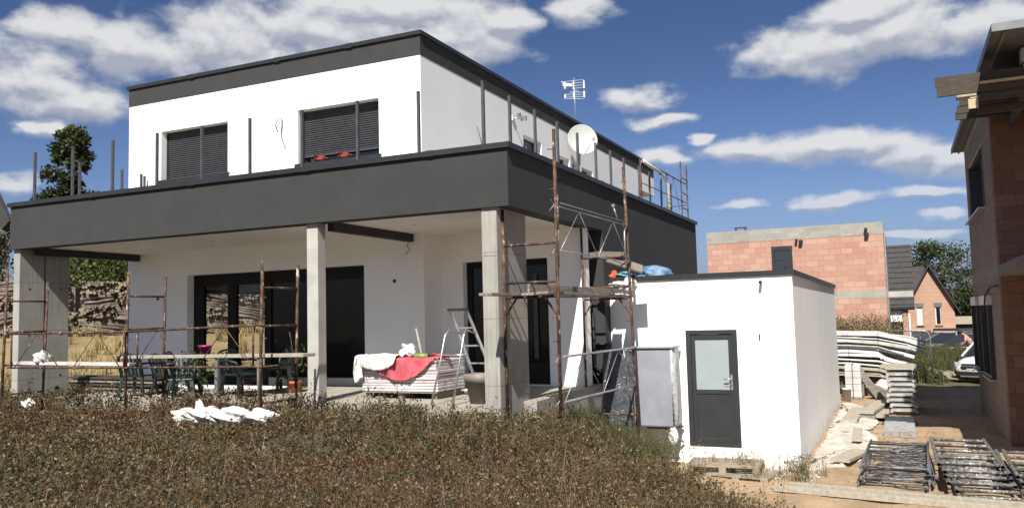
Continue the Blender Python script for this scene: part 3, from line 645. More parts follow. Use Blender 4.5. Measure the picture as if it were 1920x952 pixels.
def guard(label, p, q, m, xs):
    t_ = thing('guard_truss', label, 'guard rail', p, 0, 'guard rails of the low scaffold')
    p = Vector(p); q = Vector(q); h = Vector((0, 0, .61)); mb = MB()
    MB().tube([p, q], .017, 7).build('rail', m, t_); MB().tube([p+h, q+h], .02, 7).build('rail', m, t_)
    for k in xs: a = p+(q-p)*k; MB().tube([a, a+h], .017, 7).build('upright', m, t_)
    mb = MB(); n = 2
    for i in range(n):
        a = p+(q-p)*(i/n+.06); b = p+(q-p)*((i+.5)/n); c_ = p+(q-p)*((i+1)/n-.06); MB().tube([a, b+h], .008, 5).build('diagonal', m, t_); MB().tube([b+h, c_], .008, 5).build('diagonal', m, t_)
guard('rusty guard rail between the left concrete column and the terrace wall', (-14.75, 9.93, -.66), (-11.95, 10.15, -.67), M['rust'], (.03, .97))
guard('rusty guard rail in front of the patio table and chairs', (-12.0, 10.17, -.67), (-8.5, 9.57, -.61), M['rust'], (.09, .94))
plank((-14.7, 10.1, -.58), (-12.0, 10.35, -.62), .28, .05, M['wood_white'], 'white painted scaffold deck at the left between two rusty frames', 'decks of the low scaffold')
plank((-12.3, 10.45, -.50), (-7.95, 9.95, -.46), .25, .05, M['wood_pale'], 'long pale plank in front of the patio table', 'decks of the low scaffold')
tag(MB().blob((-14.05, 10.1, -.48), .13, .12, .10, 3, .3).build('plaster_lump', M['white_cloth']), 'white crumpled lump on the left white deck', 'lump')

# scaffold standing at the far end of the balcony
fs = thing('rear_scaffold', 'slim rusty scaffold frames behind the far end of the balcony', 'scaffold', (-5.6, 22, 2.1))
for x, y, z0_, z1_ in ((-5.6, 19.75, 2.1, 3.85), (-5.6, 22.35, 2.1, 3.92)): MB().tube([(x, y, z0_), (x, y, z1_)], .026, 8).build('post', M['rust'], fs)
for y in (24.0, 24.75):
    MB().tube([(-5.6, y, -2.8), (-5.6, y, 4.46)], .022, 8).build('post', M['rust'], fs)
mb = MB()
for z in (3.1, 3.55, 4.0): mb.tube([(-5.6, 24.0, z), (-5.6, 24.75, z)], .015, 6)
mb.tube([(-5.6, 19.75, 3.83), (-5.6, 24.6, 3.86)], .015, 6).tube([(-5.6, 19.75, 3.25), (-5.6, 24.6, 3.3)], .013, 6).tube([(-8.0, 24.7, 3.2), (-5.6, 24.75, 3.25)], .013, 6).tube([(-6.6, 24.7, 2.75), (-5.6, 24.75, 2.78)], .013, 6)
mb.tube([(-5.6, 22.4, 2.9), (-5.6, 23.1, 3.84)], .006, 5).tube([(-5.6, 23.1, 3.84), (-5.6, 23.7, 3.0)], .006, 5).build('rail', M['rust'], fs)
dp = thing('downpipe', 'clear white plastic tube with green band hanging on the rear scaffold', 'plastic tube', (-5.5, 22.1, 2.7))
MB().tube([(-5.6, 20.0, 3.83), (-5.55, 21.2, 3.75), (-5.55, 21.9, 3.68), (-5.52, 22.1, 3.5), (-5.5, 22.12, 2.6)], .045, 8).build('tube', M['plastic_white'], dp)
MB().tube([(-5.55, 21.35, 3.735), (-5.55, 21.45, 3.725)], .05, 8).tube([(-5.5, 22.12, 2.93), (-5.5, 22.12, 2.86)], .05, 8).build('green_band', M['green_tool'], dp)

# ------------------------------------------------------------------ terrace things
TZ = -1.3
def make_chair(label, x, y, rz):
    t_ = thing('garden_chair', label, 'chair', (0, 0, 0), 0, 'dark green plastic garden chairs round the table')
    G = M['green_plastic']
    MB().prism([(-.22, .43), (.22, .43), (.24, .40), (-.22, .405)], -.23, .23, 'YZ').build('seat', G, t_, bevel=.01)
    mb = MB(); n = 6
    for i in range(n):   # slats of the rounded back
        u_ = -.2+.4*i/(n-1); top = .86-.5*u_*u_*2; mb.bar((u_, -.22, .42), (u_*1.05, -.33, top-.03), .045, .012, (0, 1, 0))
    pts = [(-.24, -.20, .40), (-.245, -.30, .72)]+[(.24*math.sin(a_), -.34, .76+.10*math.cos(a_)) for a_ in (-1.1, -.6, 0, .6, 1.1)]+[(.245, -.30, .72), (.24, -.20, .40)]
    mb.tube(pts, .022, 6); mb.build('backrest', G, t_)
    for sx, sy in ((-1, -1), (1, -1), (-1, 1), (1, 1)):
        MB().bar((sx*.21, sy*.19, .41), (sx*.27, sy*.27, 0), .06, .035, (0, 1, 0)).build('leg', G, t_)
    for sx in (-1, 1): MB().tube([(sx*.24, -.28, .66), (sx*.28, 0, .67), (sx*.27, .2, .64), (sx*.25, .22, .42)], .022, 6).build('armrest', G, t_)
    t_.location = (x, y, TZ-.07 if x < -11.6 else TZ); t_.rotation_euler = (0, 0, rz); return t_
ch0 = make_chair('green plastic chair leftmost before the grey white wall end', -14.0, 12.15, R(15))
def chair(x, y, rz, label): return dup(ch0, (x, y, TZ-.07 if x < -11.6 else TZ), rz, label)
chair(-13.0, 12.05, R(-10), 'green plastic chair with its back to the camera left of the table')
chair(-13.5, 12.9, R(-60), 'green plastic chair between the two leftmost chairs, nearer the wall')
chair(-12.15, 11.55, R(-150), 'green plastic chair turned askew under the left end of the table')
chair(-10.95, 11.75, R(-95), 'green plastic chair in front of the table with its seat showing')
chair(-11.3, 13.2, R(170), 'green plastic chair behind the table near the window')
tb = thing('patio_table', 'long dark patio table on pale grey legs in front of the big window', 'table', (-11.4, 12.3, TZ))
MB().box(-12.45, -10.45, 11.8, 12.75, -.60, -.565).build('table_top', M['alu_dark'], tb, bevel=.004)
for x, y in ((-11.62, 11.86), (-10.6, 11.86), (-12.3, 12.68), (-10.6, 12.68)): MB().box(x-.035, x+.035, y-.03, y+.03, TZ-(.06 if x < -11.6 else 0), -.60).build('leg', M['galv'], tb)
pp = thing('flower_pot', 'magenta flower pot on the left end of the patio table', 'plant pot', (-12.0, 11.95, -.563), 0)
MB().lathe((-12.0, 11.95, -.563), [(.001, 0), (.085, 0), (.112, .17), (.122, .17), (.124, .205), (.108, .205), (.1, .16), (.001, .15)], 20).build('pot', M['pink_pot'], pp)
tag(MB().box(-12.28, -12.1, 11.86, 11.98, -.563, -.535).build('paper_stack', M['white_plastic']), 'small stack of white paper left of the magenta pot', 'papers')
# plants
def leaf_quads(P, L, W, rng, up=.3):
    """diamond leaves at points P"""
    n = len(P); a = rng.normal(size=(n, 3)); a[:, 2] += up; a /= np.linalg.norm(a, axis=1)[:, None]
    b = rng.normal(size=(n, 3)); b = np.cross(a, b); b /= np.linalg.norm(b, axis=1)[:, None]
    L = np.broadcast_to(L, n)[:, None]; W = np.broadcast_to(W, n)[:, None]
    V = np.stack([P, P+a*L*.5+b*W*.5, P+a*L, P+a*L*.5-b*W*.5], 1).reshape(-1, 3)
    return V, np.arange(4*n).reshape(n, 4)
def tints(rng, n, cols, probs, jit=.25):
    c_ = np.array(cols)[rng.choice(len(cols), n, p=probs)]; return np.clip(c_*(1+rng.normal(size=(n, 1))*jit), .004, .9)
GREENS = [(.033, .062, .016), (.022, .044, .014), (.055, .088, .024)]
rng = np.random.default_rng(5)
pl = thing('potted_orchid', 'orange flower pot with two broad leaves and a thin tall stalk beside the slim column', 'potted plant', (-10.55, 12.75, TZ))
MB().lathe((-10.55, 12.75, TZ), [(.001, 0), (.09, 0), (.125, .17), (.14, .17), (.14, .22), (.12, .22), (.11, .18), (.001, .17)], 20).build('pot', M['terracotta_pot'], pl)
MB().tube([(-10.55, 12.75, -1.1), (-10.57, 12.75, -.7), (-10.62, 12.75, -.3), (-10.66, 12.75, -.15)], .007, 5).build('stalk', M['bark'], pl)
P = rng.normal(size=(160, 3))*[.16, .12, .18]+[-10.45, 12.8, -.7]; P2 = np.repeat([[-10.57, 12.74, -1.08]], 4, 0)
V1, F1 = leaf_quads(np.vstack([P, P2]), np.r_[np.full(160, .10), np.full(4, .28)], np.r_[np.full(160, .035), np.full(4, .09)], rng)
npmesh('foliage', V1, F1, M['leaf'], tints(rng, len(F1), GREENS, [.4, .3, .3]), pl, off=tuple(pl.location))
pl = thing('bushy_potted_plant', 'dark leafy potted plant in front of the patio table', 'potted plant', (-12.0, 11.62, TZ-.08))
MB().lathe((-12.0, 11.62, TZ-.08), [(.001, 0), (.10, 0), (.14, .2), (.13, .2), (.001, .17)], 18).build('pot', M['black'], pl)
P = rng.normal(size=(420, 3))*[.20, .14, .2]+[-12.0, 11.62, -.9]; V1, F1 = leaf_quads(P, .07, .035, rng)
npmesh('foliage', V1, F1, M['leaf'], tints(rng, len(F1), [(.03, .06, .02), (.02, .035, .015)], [.5, .5]), pl, off=tuple(pl.location))
# shrink wrapped board stack
bs = thing('insulation_board_stack', 'pallet of wrapped white and pink insulation boards on the terrace', 'board stack', (-7.7, 12.4, TZ))
bx0, bx1, by0, by1 = -8.45, -6.98, 12.0, 12.95
mb = MB()
for x in (bx0+.08, (bx0+bx1)/2, bx1-.08): mb.box(x-.05, x+.05, by0+.05, by1-.05, TZ, TZ+.10)
for k in range(6): mb.box(bx0, bx1, by0+k*.16, by0+k*.16+.1, TZ+.10, TZ+.12)
mb.build('pallet', M['wood_old'], bs)
M['board_pink'] = two('pale_pink_board', (.62, .36, .36), (.72, .66, .64), 3, .8)
M['board_white'] = two('wrapped_white_board', (.58, .57, .56), (.76, .75, .74), 2.5, .6, 0, .5, 20)
rr = random.Random(3); z = TZ+.122; k = 0
while z < -.66:
    h_ = rr.choice((.045, .05, .06)); xm = rr.uniform(-7.9, -7.5); m_ = M['board_pink'] if k in (3, 6, 8) else M['board_white']
    for a_, b_ in ((bx0+rr.uniform(-.02, .02), xm-.005), (xm+.005, bx1+rr.uniform(-.02, .02))):
        MB().obox(((a_+b_)/2, (by0+by1)/2+rr.uniform(-.01, .01), z+h_/2), b_-a_, by1-by0, h_-.006, rr.uniform(-.006, .006)).build('board', m_, bs, bevel=.008)
    z += h_; k += 1
ztop = z
def drape(name, x0, x1, y_front, drop_fn, ytop, mat, label, seed, cat='cloth'):
    ztop = globals()['ztop']+(.045 if name != 'red_blanket' else 0)
    nu, nv = 64, 34; rnd = random.Random(seed); vs = []
    for j in range(nv+1):
        for i in range(nu+1):
            u_ = i/nu; x = x0+(x1-x0)*u_; L_top = ytop-y_front; D = drop_fn(u_); s_ = (L_top+D)*j/nv
            w = .014*math.sin(u_*23+seed)+.010*math.sin(u_*41+2*seed+j*.12)+.006*math.sin(u_*83+j*.35+seed)
            if s_ < L_top: vs.append((x, ytop-s_, ztop+.035+.012*math.sin(u_*17+s_*25)+.01*math.sin(s_*30+u_*9)))
            else: e = s_-L_top; vs.append((x+.02*math.sin(e*14+u_*8), y_front-.055-min(e, .1)*.15+w*min(1, e*8)-.02*math.sin(e*9+u_*5), ztop+.035-e))
    fs = [(j*(nu+1)+i, j*(nu+1)+i+1, (j+1)*(nu+1)+i+1, (j+1)*(nu+1)+i) for j in range(nv) for i in range(nu)]
    mb = MB(); mb.smooth = True; mb.add(vs, fs); o = mb.build(name, mat); so = o.modifiers.new('thick', 'SOLIDIFY'); so.thickness = .006; tag(o, label, cat); return o
drape('red_blanket', -8.25, -7.02, by0, lambda u_: .05+.33*math.sin(math.pi*min(1, max(0, u_*1.06)))**.7, by0+.6, M['red_cloth'], 'faded red cloth draped over the front of the wrapped board stack', 3)
drape('cream_blanket', -8.42, -7.72, by0-.075, lambda u_: .10+.14*math.sin(u_*2.6+.3), by0+.62, M['white_cloth'], 'cream cloth lying over the red cloth on the board stack', 8)
drape('white_sleeve', -8.56, -8.38, by0-.01, lambda u_: .46-.1*u_, by0+.3, M['plastic_white'], 'white cloth hanging down the left corner of the board stack', 5)
tag(MB().blob((-7.80, 12.45, ztop+.12), .13, .11, .13, 7, .25).build('white_bag', M['plastic_white']), 'white plastic bag standing on top of the board stack', 'bag')
tag(MB().tube([(-7.55, 12.5, ztop+.02), (-7.82, 12.75, ztop+.52)], .02, 8).build('broom_stick', M['wood_pale']), 'wooden stick leaning up from the top of the board stack', 'broom stick')
tl = thing('paint_roller', 'lime green and black hand tool on the right of the board stack top', 'tool', (-7.3, 12.3, ztop+.02))
MB().tube([(-7.52, 12.2, ztop+.06), (-7.28, 12.25, ztop+.06)], .045, 12).build('sleeve', M['green_tool'], tl)
MB().tube([(-7.28, 12.25, ztop+.06), (-7.0, 12.28, ztop+.05)], .018, 8).tube([(-7.58, 12.19, ztop+.05), (-7.52, 12.2, ztop+.05)], .02, 8).build('handle', M['black'], tl)
tag(MB().blob((-7.12, 12.35, ztop+.04), .12, .1, .045, 4, .4).build('red_rag', M['rag_red']), 'small bright red rag at the right end of the board stack top', 'rag')
tag(MB().blob((-6.62, 12.95, TZ+.06), .3, .14, .10, 9, .2).build('cream_sack', M['white_cloth']), 'cream sack lying on the terrace behind the step ladder', 'sack')
# step ladder
ld = thing('step_ladder', 'open aluminium step ladder between the board stack and the corner column', 'ladder', (-6.4, 11.8, TZ))
A = M['alu']
TLx, TRx, ty, tz = -6.56, -6.27, 11.75, .16
MB().bar((TLx, ty, tz), (TLx+.12, 12.55, TZ), .055, .022, (1, 0, 0)).bar((TRx, ty, tz), (TRx+.22, 12.55, TZ), .055, .022, (1, 0, 0)).build('stile', A, ld)
for k in range(1, 5):
    f_ = k/5; y = ty+.8*f_; z = tz+(TZ-tz)*f_; MB().box(TLx+.12*f_+.012, TRx+.22*f_-.012, y-.045, y+.04, z-.012, z+.012).build('step', A, ld)
MB().tube([(-6.62, 11.2, TZ), (-6.56, 11.42, -.6), (-6.54, 11.52, -.25), (-6.50, 11.58, -.16), (-6.44, 11.85, -.22)], .016, 8).tube([(-6.24, 11.2, TZ), (-6.22, 11.42, -.6), (-6.2, 11.52, -.25), (-6.2, 11.58, -.16), (-6.16, 11.85, -.22)], .016, 8).tube([(-6.55, 11.43, -.55), (-6.1, 11.43, -.54)], .014, 6).build('support_leg', A, ld)
MB().box(TLx-.03, TRx+.03, ty-.05, ty+.04, tz-.02, tz+.025).build('top_cap', M['black'], ld)
tp = thing('tapered_planter', 'large taupe planter pot against the corner column', 'planter', (-5.98, 11.62, TZ))
MB().lathe((-5.98, 11.62, TZ), [(.001, 0), (.17, 0), (.23, .32), (.255, .325), (.275, .46), (.25, .46), (.21, .3), (.001, .28)], 4, Matrix.Rotation(R(45), 4, 'Z')).build('pot', M['taupe_pot'], tp)
tag(MB().bar((-8.9, 12.9, TZ+.02), (-7.9, 11.75, TZ+.02), .09, .03).build('floor_batten', M['wood_old']), 'dark batten lying on the terrace floor left of the board stack', 'batten')

# ------------------------------------------------------------------ things between scaffold and annex
M['film_grey'] = two('hazy_film', (.42, .43, .45), (.60, .61, .62), 6, .3, 0, .8, 14, bd=.03)
hp = thing('wrapped_outdoor_unit', 'silver grey wrapped box standing on a wall bracket by the annex', 'wrapped unit', (-4.2, 15.4, -2.1))
MB().box(-4.58, -3.84, 15.12, 15.74, -2.05, -.62).build('box', M['foil'], hp, bevel=.03)
mb = MB(); mb.smooth = True; mb.prism([(-3.86, -.60), (-3.83, -.62), (-3.79, -.9), (-3.785, -1.7), (-3.80, -2.0), (-3.85, -2.07)], 15.11, 15.5); mb.build('plastic_film', M['film_grey'], hp)
MB().box(-4.55, -3.8, 15.08, 15.7, -.62, -.585).build('top_film', M['foil'], hp, bevel=.01)
MB().box(-4.4, -3.85, 15.3, 15.34, -2.11, -2.07).bar((-4.0, 15.2, -2.1), (-3.82, 15.72, -2.1), .04, .04).bar((-4.0, 15.2, -2.12), (-3.82, 15.74, -2.4), .03, .03).build('bracket', M['galv'], hp)
tag(MB().blob((-3.84, 15.08, -2.2), .07, .03, .13, 2, .25).build('film_knot', M['plastic_white']), 'knotted white film bag hanging under the silver wrapped box', 'bag')
tag(MB().obox((-4.88, 15.14, -1.34), .60, .05, 1.42, .10, R(-5), R(2)).build('wrapped_sheet_stack', M['dark_foil'], bevel=.015), 'dark glossy plastic wrapped panel leaning left of the silver box', 'panel')
tag(MB().tube([(-5.44, 15.42, .06), (-5.44, 15.42, -1.15)], .035, 10).tube([(-5.44, 15.42, -.54), (-5.12, 15.42, -.54)], .02, 8).tube([(-5.44, 15.42, -.95), (-5.2, 15.42, -1.1), (-5.14, 15.42, -1.7)], .02, 8).build('insulated_pipe', M['black']), 'black insulated pipes on the dark wall behind the scaffold tower', 'pipe')

# pile of flat timbers behind the left guard rail
tpz = thing('timber_pile', 'low pile of dark flat timbers behind the left concrete column', 'timber pile', (-15.2, 13.2, -1.5)); rr = random.Random(17)
for k in range(6):
    for j in range(3):
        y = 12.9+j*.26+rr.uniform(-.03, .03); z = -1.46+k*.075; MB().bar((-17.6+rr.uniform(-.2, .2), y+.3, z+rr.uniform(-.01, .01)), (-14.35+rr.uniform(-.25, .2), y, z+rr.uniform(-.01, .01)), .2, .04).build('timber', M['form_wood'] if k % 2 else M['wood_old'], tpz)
# ------------------------------------------------------------------ yard
def hz(x, y): return H(x, y)
def pallet(label, x, y, z, rz, L=1.2, W=.8, nm='wooden_pallet', m='pallet'):
    t_ = thing(nm, label, 'pallet', (x, y, z), rz); t_.rotation_euler = (0, 0, 0)
    mt = Matrix.Translation((x, y, z)) @ Matrix.Rotation(rz, 4, 'Z')
    def B(a, b, c_, d_, e, f): 
        cc = mt @ Vector(((a+b)/2, (c_+d_)/2, (e+f)/2)); return MB().obox(cc, b-a, d_-c_, f-e, rz)
    for xx in (-L/2, -.06, L/2-.12):
        B(xx, xx+.12, -W/2, W/2, 0, .02).build('bottom_board', M[m], t_)
        B(xx, xx+.12, -W/2, W/2, .10, .12).build('cross_board', M[m], t_)
        for yy in (-W/2, -.07, W/2-.14): B(xx, xx+.12, yy, yy+.14, .02, .1).build('block', M[m], t_)
    for k in range(6):
        yy = -W/2+k*(W-.1)/5; B(-L/2, L/2, yy, yy+.1, .12, .142).build('deck_board', M[m], t_)
    return t_
pallet('weathered pallet lying flat below the annex door', -2.95, 15.15, hz(-2.95, 15.1)+.06, R(3), 1.25, .85)
pallet('broken lower pallet half under the flat one by the annex door', -2.62, 14.95, hz(-2.6, 14.95)-.06, R(-9), 1.1, .8)
# ground sheets beside the annex
def sheet(nm, label, pts, z0, seed, mat='sheet'):
    rnd = random.Random(seed); cx = sum(p[0] for p in pts)/len(pts); cy = sum(p[1] for p in pts)/len(pts)
    out = []
    for i in range(len(pts)):
        a, b = pts[i], pts[(i+1) % len(pts)]; n = max(3, int(math.dist(a, b)/.16))
        for k in range(n): t = k/n; out.append((a[0]+(b[0]-a[0])*t+rnd.uniform(-.05, .05), a[1]+(b[1]-a[1])*t+rnd.uniform(-.05, .05)))
    rings = 12; vs = []; n = len(out)
    for r_ in range(rings+1):
        k = 1-r_/rings*.999
        for (x, y) in out:
            xx = cx+(x-cx)*k; yy = cy+(y-cy)*k
            w = .025*math.sin(xx*7+2*math.sin(yy*3+seed))+.022*math.sin(yy*9+xx*4+seed)+.012*math.sin(xx*21+yy*13)
            vs.append((xx, yy, hz(xx, yy)+z0+(.035+w*.9 if r_ > 0 else .004)))
    fs = [(r_*n+i, r_*n+(i+1) % n, (r_+1)*n+(i+1) % n, (r_+1)*n+i) for r_ in range(rings) for i in range(n)]
    mb = MB(); mb.smooth = True; mb.add(vs, fs); return tag(mb.build(nm, M[mat]), label, 'sheet')
sheet('ground_sheet', 'wrinkled cream sheet spread along the annex wall, near half', [(-1.66, 15.75), (-1.25, 15.85), (-.72, 17.2), (-.55, 18.4), (-.62, 20.2), (-1.0, 21.3), (-1.68, 21.6)], .0, 3)
sheet('ground_sheet', 'wrinkled cream sheet spread along the annex wall, far half', [(-1.66, 21.2), (-1.15, 20.7), (-.75, 21.2), (-.62, 22.4), (-.82, 24.5), (-.95, 26.2), (-1.68, 27.0)], .03, 8)
def board(cx, cy, L, W, rz, label, z=0, T=.05, m='wood_pale', tilt=0):
    o = MB().obox((cx, cy, hz(cx, cy)+z+T/2), W, L, T, rz, tilt).build('loose_board', M[m], bevel=.004); return tag(o, label, 'board', 'boards lying by the annex')
board(-.98, 16.95, 1.3, .34, R(-14), 'nearest wide board on the cream sheet', .055, .06)
board(-.98, 19.7, 1.9, .19, R(2), 'narrow board in the middle of the cream sheet', .07, .04)
board(-1.22, 23.4, 2.9, .36, R(-2), 'wide board lying close to the annex wall', .075, .07)
board(-.74, 24.55, 2.9, .36, R(-7), 'upper board resting on the pair left of the deck stack', .16, .07)
board(-.88, 24.4, 3.0, .34, R(0), 'lower left board of the pair left of the deck stack', .07, .06, m='wood_oldy')
board(-.55, 24.6, 3.0, .30, R(0), 'lower right board of the pair left of the deck stack', .07, .06)
# stack of steel decks
ds = thing('scaffold_deck_stack', 'tall stack of galvanised scaffold decks on the sand in the yard', 'deck stack', (-.1, 25.6, GZ))
rr = random.Random(2)
for k in range(8):
    z = hz(-.1, 25)+.08+k*.135; dx = rr.uniform(-.04, .04); mb = MB()
    mb.box(-.40+dx, .22+dx, 24.5, 26.9, z+.075, z+.09).box(-.40+dx, .22+dx, 24.5, 24.53, z, z+.085).box(-.40+dx, -.385+dx, 24.53, 26.9, z, z+.075).box(.205+dx, .22+dx, 24.53, 26.9, z, z+.075)
    mb.box(-.42+dx, -.35+dx, 24.47, 24.56, z-.03, z+.03).box(.17+dx, .26+dx, 24.47, 24.56, z-.03, z+.03)
    mb.build('steel_deck', M['deck'], ds)
MB().box(-.42, .25, 24.6, 24.75, hz(-.1, 25), hz(-.1, 25)+.08).box(-.42, .25, 26.6, 26.75, hz(-.1, 25), hz(-.1, 25)+.08).build('bearer', M['wood_old'], ds)
tag(MB().obox((-.10, 25.5, hz(-.1, 25)+1.20), .66, 2.0, .05, R(1)).build('top_board', M['wood_pale'], bevel=.004), 'pale wide board lying on top of the stack of steel decks', 'board')
tag(MB().obox((-.05, 27.2, hz(-.1, 27)+1.1), 1.1, .9, .08, R(-3)).build('chipboard_sheet', M['wood_pale'], bevel=.004), 'pale chipboard sheet behind the top of the deck stack', 'board')
sd = thing('single_scaffold_deck', 'single aluminium scaffold deck lying flat on the sand', 'scaffold deck', (-.15, 21.9, GZ))
z = hz(-.1, 22); MB().box(-.48, .17, 20.4, 23.3, z+.10, z+.12).build('deck_plate', M['deck'], sd); MB().box(-.48, .17, 20.36, 20.40, z, z+.125).box(-.48, -.46, 20.4, 23.3, z, z+.1).box(.15, .17, 20.4, 23.3, z, z+.1).build('edge_channel', M['alu'], sd)
MB().box(-.36, -.34, 20.352, 20.36, z+.05, z+.07).box(.05, .07, 20.352, 20.36, z+.05, z+.07).box(-.16, -.15, 20.354, 20.36, z, z+.125).build('rivet', M['black'], sd)
# piles of scaffold frames
def frame_pile(label, cx, cy, n, W, L, mat, seed, mess=False, big=False, rz=0):
    W0 = W
    t_ = thing('scaffold_frame_pile', label, 'frame pile', (cx, cy, hz(cx, cy)), 0, 'piles of scaffold frames on the sand'); rr = random.Random(seed)
    r = .03 if big else .02
    for k in range(n):
        z = hz(cx, cy)+r+.02+k*(2*r+.012); a = rz+rr.uniform(-.03, .03); dx = rr.uniform(-.05, .05)-(.055*(k-n/2) if big else 0); dy = rr.uniform(-.08, .08)+(.12*(k-n/2) if big else 0)
        mt = Matrix.Translation((cx+dx, cy+dy, z)) @ Matrix.Rotation(a, 4, 'Z'); mb = MB(); P = lambda x, y, zz=0: mt @ Vector((x, y, zz))
        mb.tube([P(-W/2, -L/2), P(-W/2, L/2)], r, 10, cap=not big).tube([P(W/2, -L/2), P(W/2, L/2)], r, 10, cap=not big)
        m_ = 5 if big else 2
        for j in range(m_): y = -L/2+.15+(L-.3)*j/(m_-1)+rr.uniform(-.05, .05); mb.tube([P(-W/2, y), P(W/2, y)], r*.9, 8)
        if mess: mb.tube([P(-W/2, -L/2+.2), P(W/2, L/2-.3)], .008, 5)
        mb.build('frame', mat, t_)
    if mess:
        mb = MB()
        for k in range(85):
            x0_ = rr.uniform(-W/2, W/2*.5); y0_ = rr.uniform(-L/2+.1, L/2-.1); L_ = rr.uniform(.3, .8); a = rr.uniform(-.5, .3)
            z = hz(cx, cy)+rr.uniform(.03, .24); mb.tube([(cx+x0_, cy+y0_, z), (cx+min(x0_+L_*math.cos(a), W/2), cy+y0_+L_*math.sin(a), z+rr.uniform(-.03, .05))], rr.choice((.005, .007, .011)), 5)
        mb.build('brace_rod', mat, t_)
frame_pile('pile of thin galvanised guard frames and rods left of the thick tube pile', -.20, 16.05, 6, .98, 3.1, M['dull_steel'], 4, True)
frame_pile('pile of thick mortar splashed tube frames in the bottom right corner', .92, 15.75, 6, .86, 2.9, M['dirty_steel'], 6, False, True)
frame_pile('third pile of tube frames cut off by the right picture edge', 2.15, 15.6, 4, 1.2, 2.6, M['dirty_steel'], 9, False, True)
zz = hz(0, 13.5)
tag(MB().bar((-1.72, 14.0, zz+.06), (3.2, 13.15, zz+.07), .12, .10).build('long_timber', M['wood_pale'], bevel=.005), 'long pale timber lying in front, the upper of the pair at the bottom right', 'timber', 'long timbers at the bottom right')
tag(MB().bar((-1.95, 13.8, zz+.05), (3.1, 12.98, zz+.05), .13, .09).build('long_timber', M['wood_pale'], bevel=.005), 'long pale timber at the bottom right, the nearer and lower one of the pair', 'timber', 'long timbers at the bottom right')
# big pile of white battens / wrapped boards
bp = thing('white_batten_pile', 'tall pile of bent white plastic profiles behind the annex corner', 'profile pile', (-.6, 30.5, GZ))
rr = random.Random(12)
for k in range(60):
    row = k//5; z = hz(-.5, 30)+.60+row*.123+rr.uniform(-.025, .025); y = 29.55+(k % 5)*.28+rr.uniform(-.05, .05)
    x1_ = rr.uniform(-.25, .40) if row < 9 else .60+rr.uniform(-.25, .12)
    s_ = rr.uniform(.18, .42); dz = rr.uniform(-.03, .05); pts = [(-3.2, y, z+.10+dz), (-1.6, y+rr.uniform(-.04, .04), z+.07+rr.uniform(-.03, .04)), (-.7, y+rr.uniform(-.04, .04), z+rr.uniform(-.03, .04)), (x1_-.35, y+rr.uniform(-.05, .05), z-s_*.5), (x1_, y, z-s_*.85)]
    mb = MB(); w_, h_ = rr.uniform(.2, .3), rr.choice((.035, .05, .09, .11))
    for a_, b_ in zip(pts[:-1], pts[1:]): mb.bar(a_, b_, w_, h_)
    mb.build('profile', rr.choice((M['plastic_white'], M['plastic_white'], M['board_white'], M['board_white'], M['wood_white'], M['wood_pale']) if row > 2 else (M['board_white'], M['wood_pale'], M['wood_old'])), bp, bevel=.012)
tag(MB().box(-3.2, .3, 29.7, 30.7, hz(-.5, 30)+.42, hz(-.5, 30)+.56).box(-2.6, -2.4, 29.7, 30.7, GZ, hz(-.5, 30)+.42).box(-.1, .1, 29.7, 30.7, GZ, hz(-.5, 30)+.42).box(-1.4, -1.2, 29.7, 30.7, GZ, hz(-.5, 30)+.42).build('timber_bearers', M['wood_old']), 'grey timber trestle under the pile of white profiles', 'trestle')
wb = thing('wrapped_block_pallet', 'small strapped pallet of pale blocks right beside the annex rear corner', 'block pallet', (-1.5, 28.6, GZ))
z = hz(-1.5, 28.6)
for k in range(5): MB().box(-1.68, -1.22, 28.3, 29.0, z+.1+k*.2, z+.29+k*.2).build('block_layer', M['board_white'], wb, bevel=.01)
MB().box(-1.7, -1.2, 28.3, 29.0, z, z+.1).build('pallet', M['wood_old'], wb); MB().box(-1.47, -1.45, 28.28, 29.02, z+.05, z+1.12).build('strap', M['black'], wb)
tag(MB().lathe((-1.62, 27.6, hz(-1.6, 27.6)), [(.001, 0), (.12, 0), (.135, .36), (.145, .36), (.145, .4), (.001, .4)], 18).build('bucket', M['white_plastic']), 'white bucket at the foot of the annex rear corner', 'bucket')
tag(MB().obox((-.95, 28.6, hz(-1, 28.6)+.42), .22, .06, 1.15, 0, 0, R(-34)).build('leaning_board', M['wood_old']), 'dark board leaning against the strapped block pallet', 'board')
tag(MB().obox((-.80, 28.9, hz(-1, 28.6)+.22), .5, .3, .35, .3, .2, R(25)).build('leaning_crate', M['wood_old']), 'tipped dark wooden crate behind the leaning board', 'crate')
tag(MB().obox((-.30, 29.1, hz(-1, 28.6)+.42), .42, .06, .78, .1, R(-12)).build('cream_board', M['wood_pale']), 'cream board standing between the leaning board and the deck stack', 'board')
tag(MB().blob((-.6, 29.2, hz(-.6, 29.2)+.2), .3, .25, .25, 6, .25).build('rubble_sack', M['white_cloth']), 'cream rubble sack behind the leaning board', 'sack')
# heap of pale battens right of the pile
rr = random.Random(21); hb = thing('batten_heap', 'low heap of splintered pale battens before the weeds at the end of the yard', 'batten heap', (.7, 33, GZ))
for k in range(42):
    t = rr.random(); x = .15+1.7*t; y = 35.6+rr.uniform(-.5, .9); z = hz(x, y)+.05+max(0, .62-.5*t)*rr.random()
    MB().bar((x-.35, y, z+.18), (x+.45, y+rr.uniform(-.3, .3), z), .07, .03).build('batten', M['wood_pale'], hb)
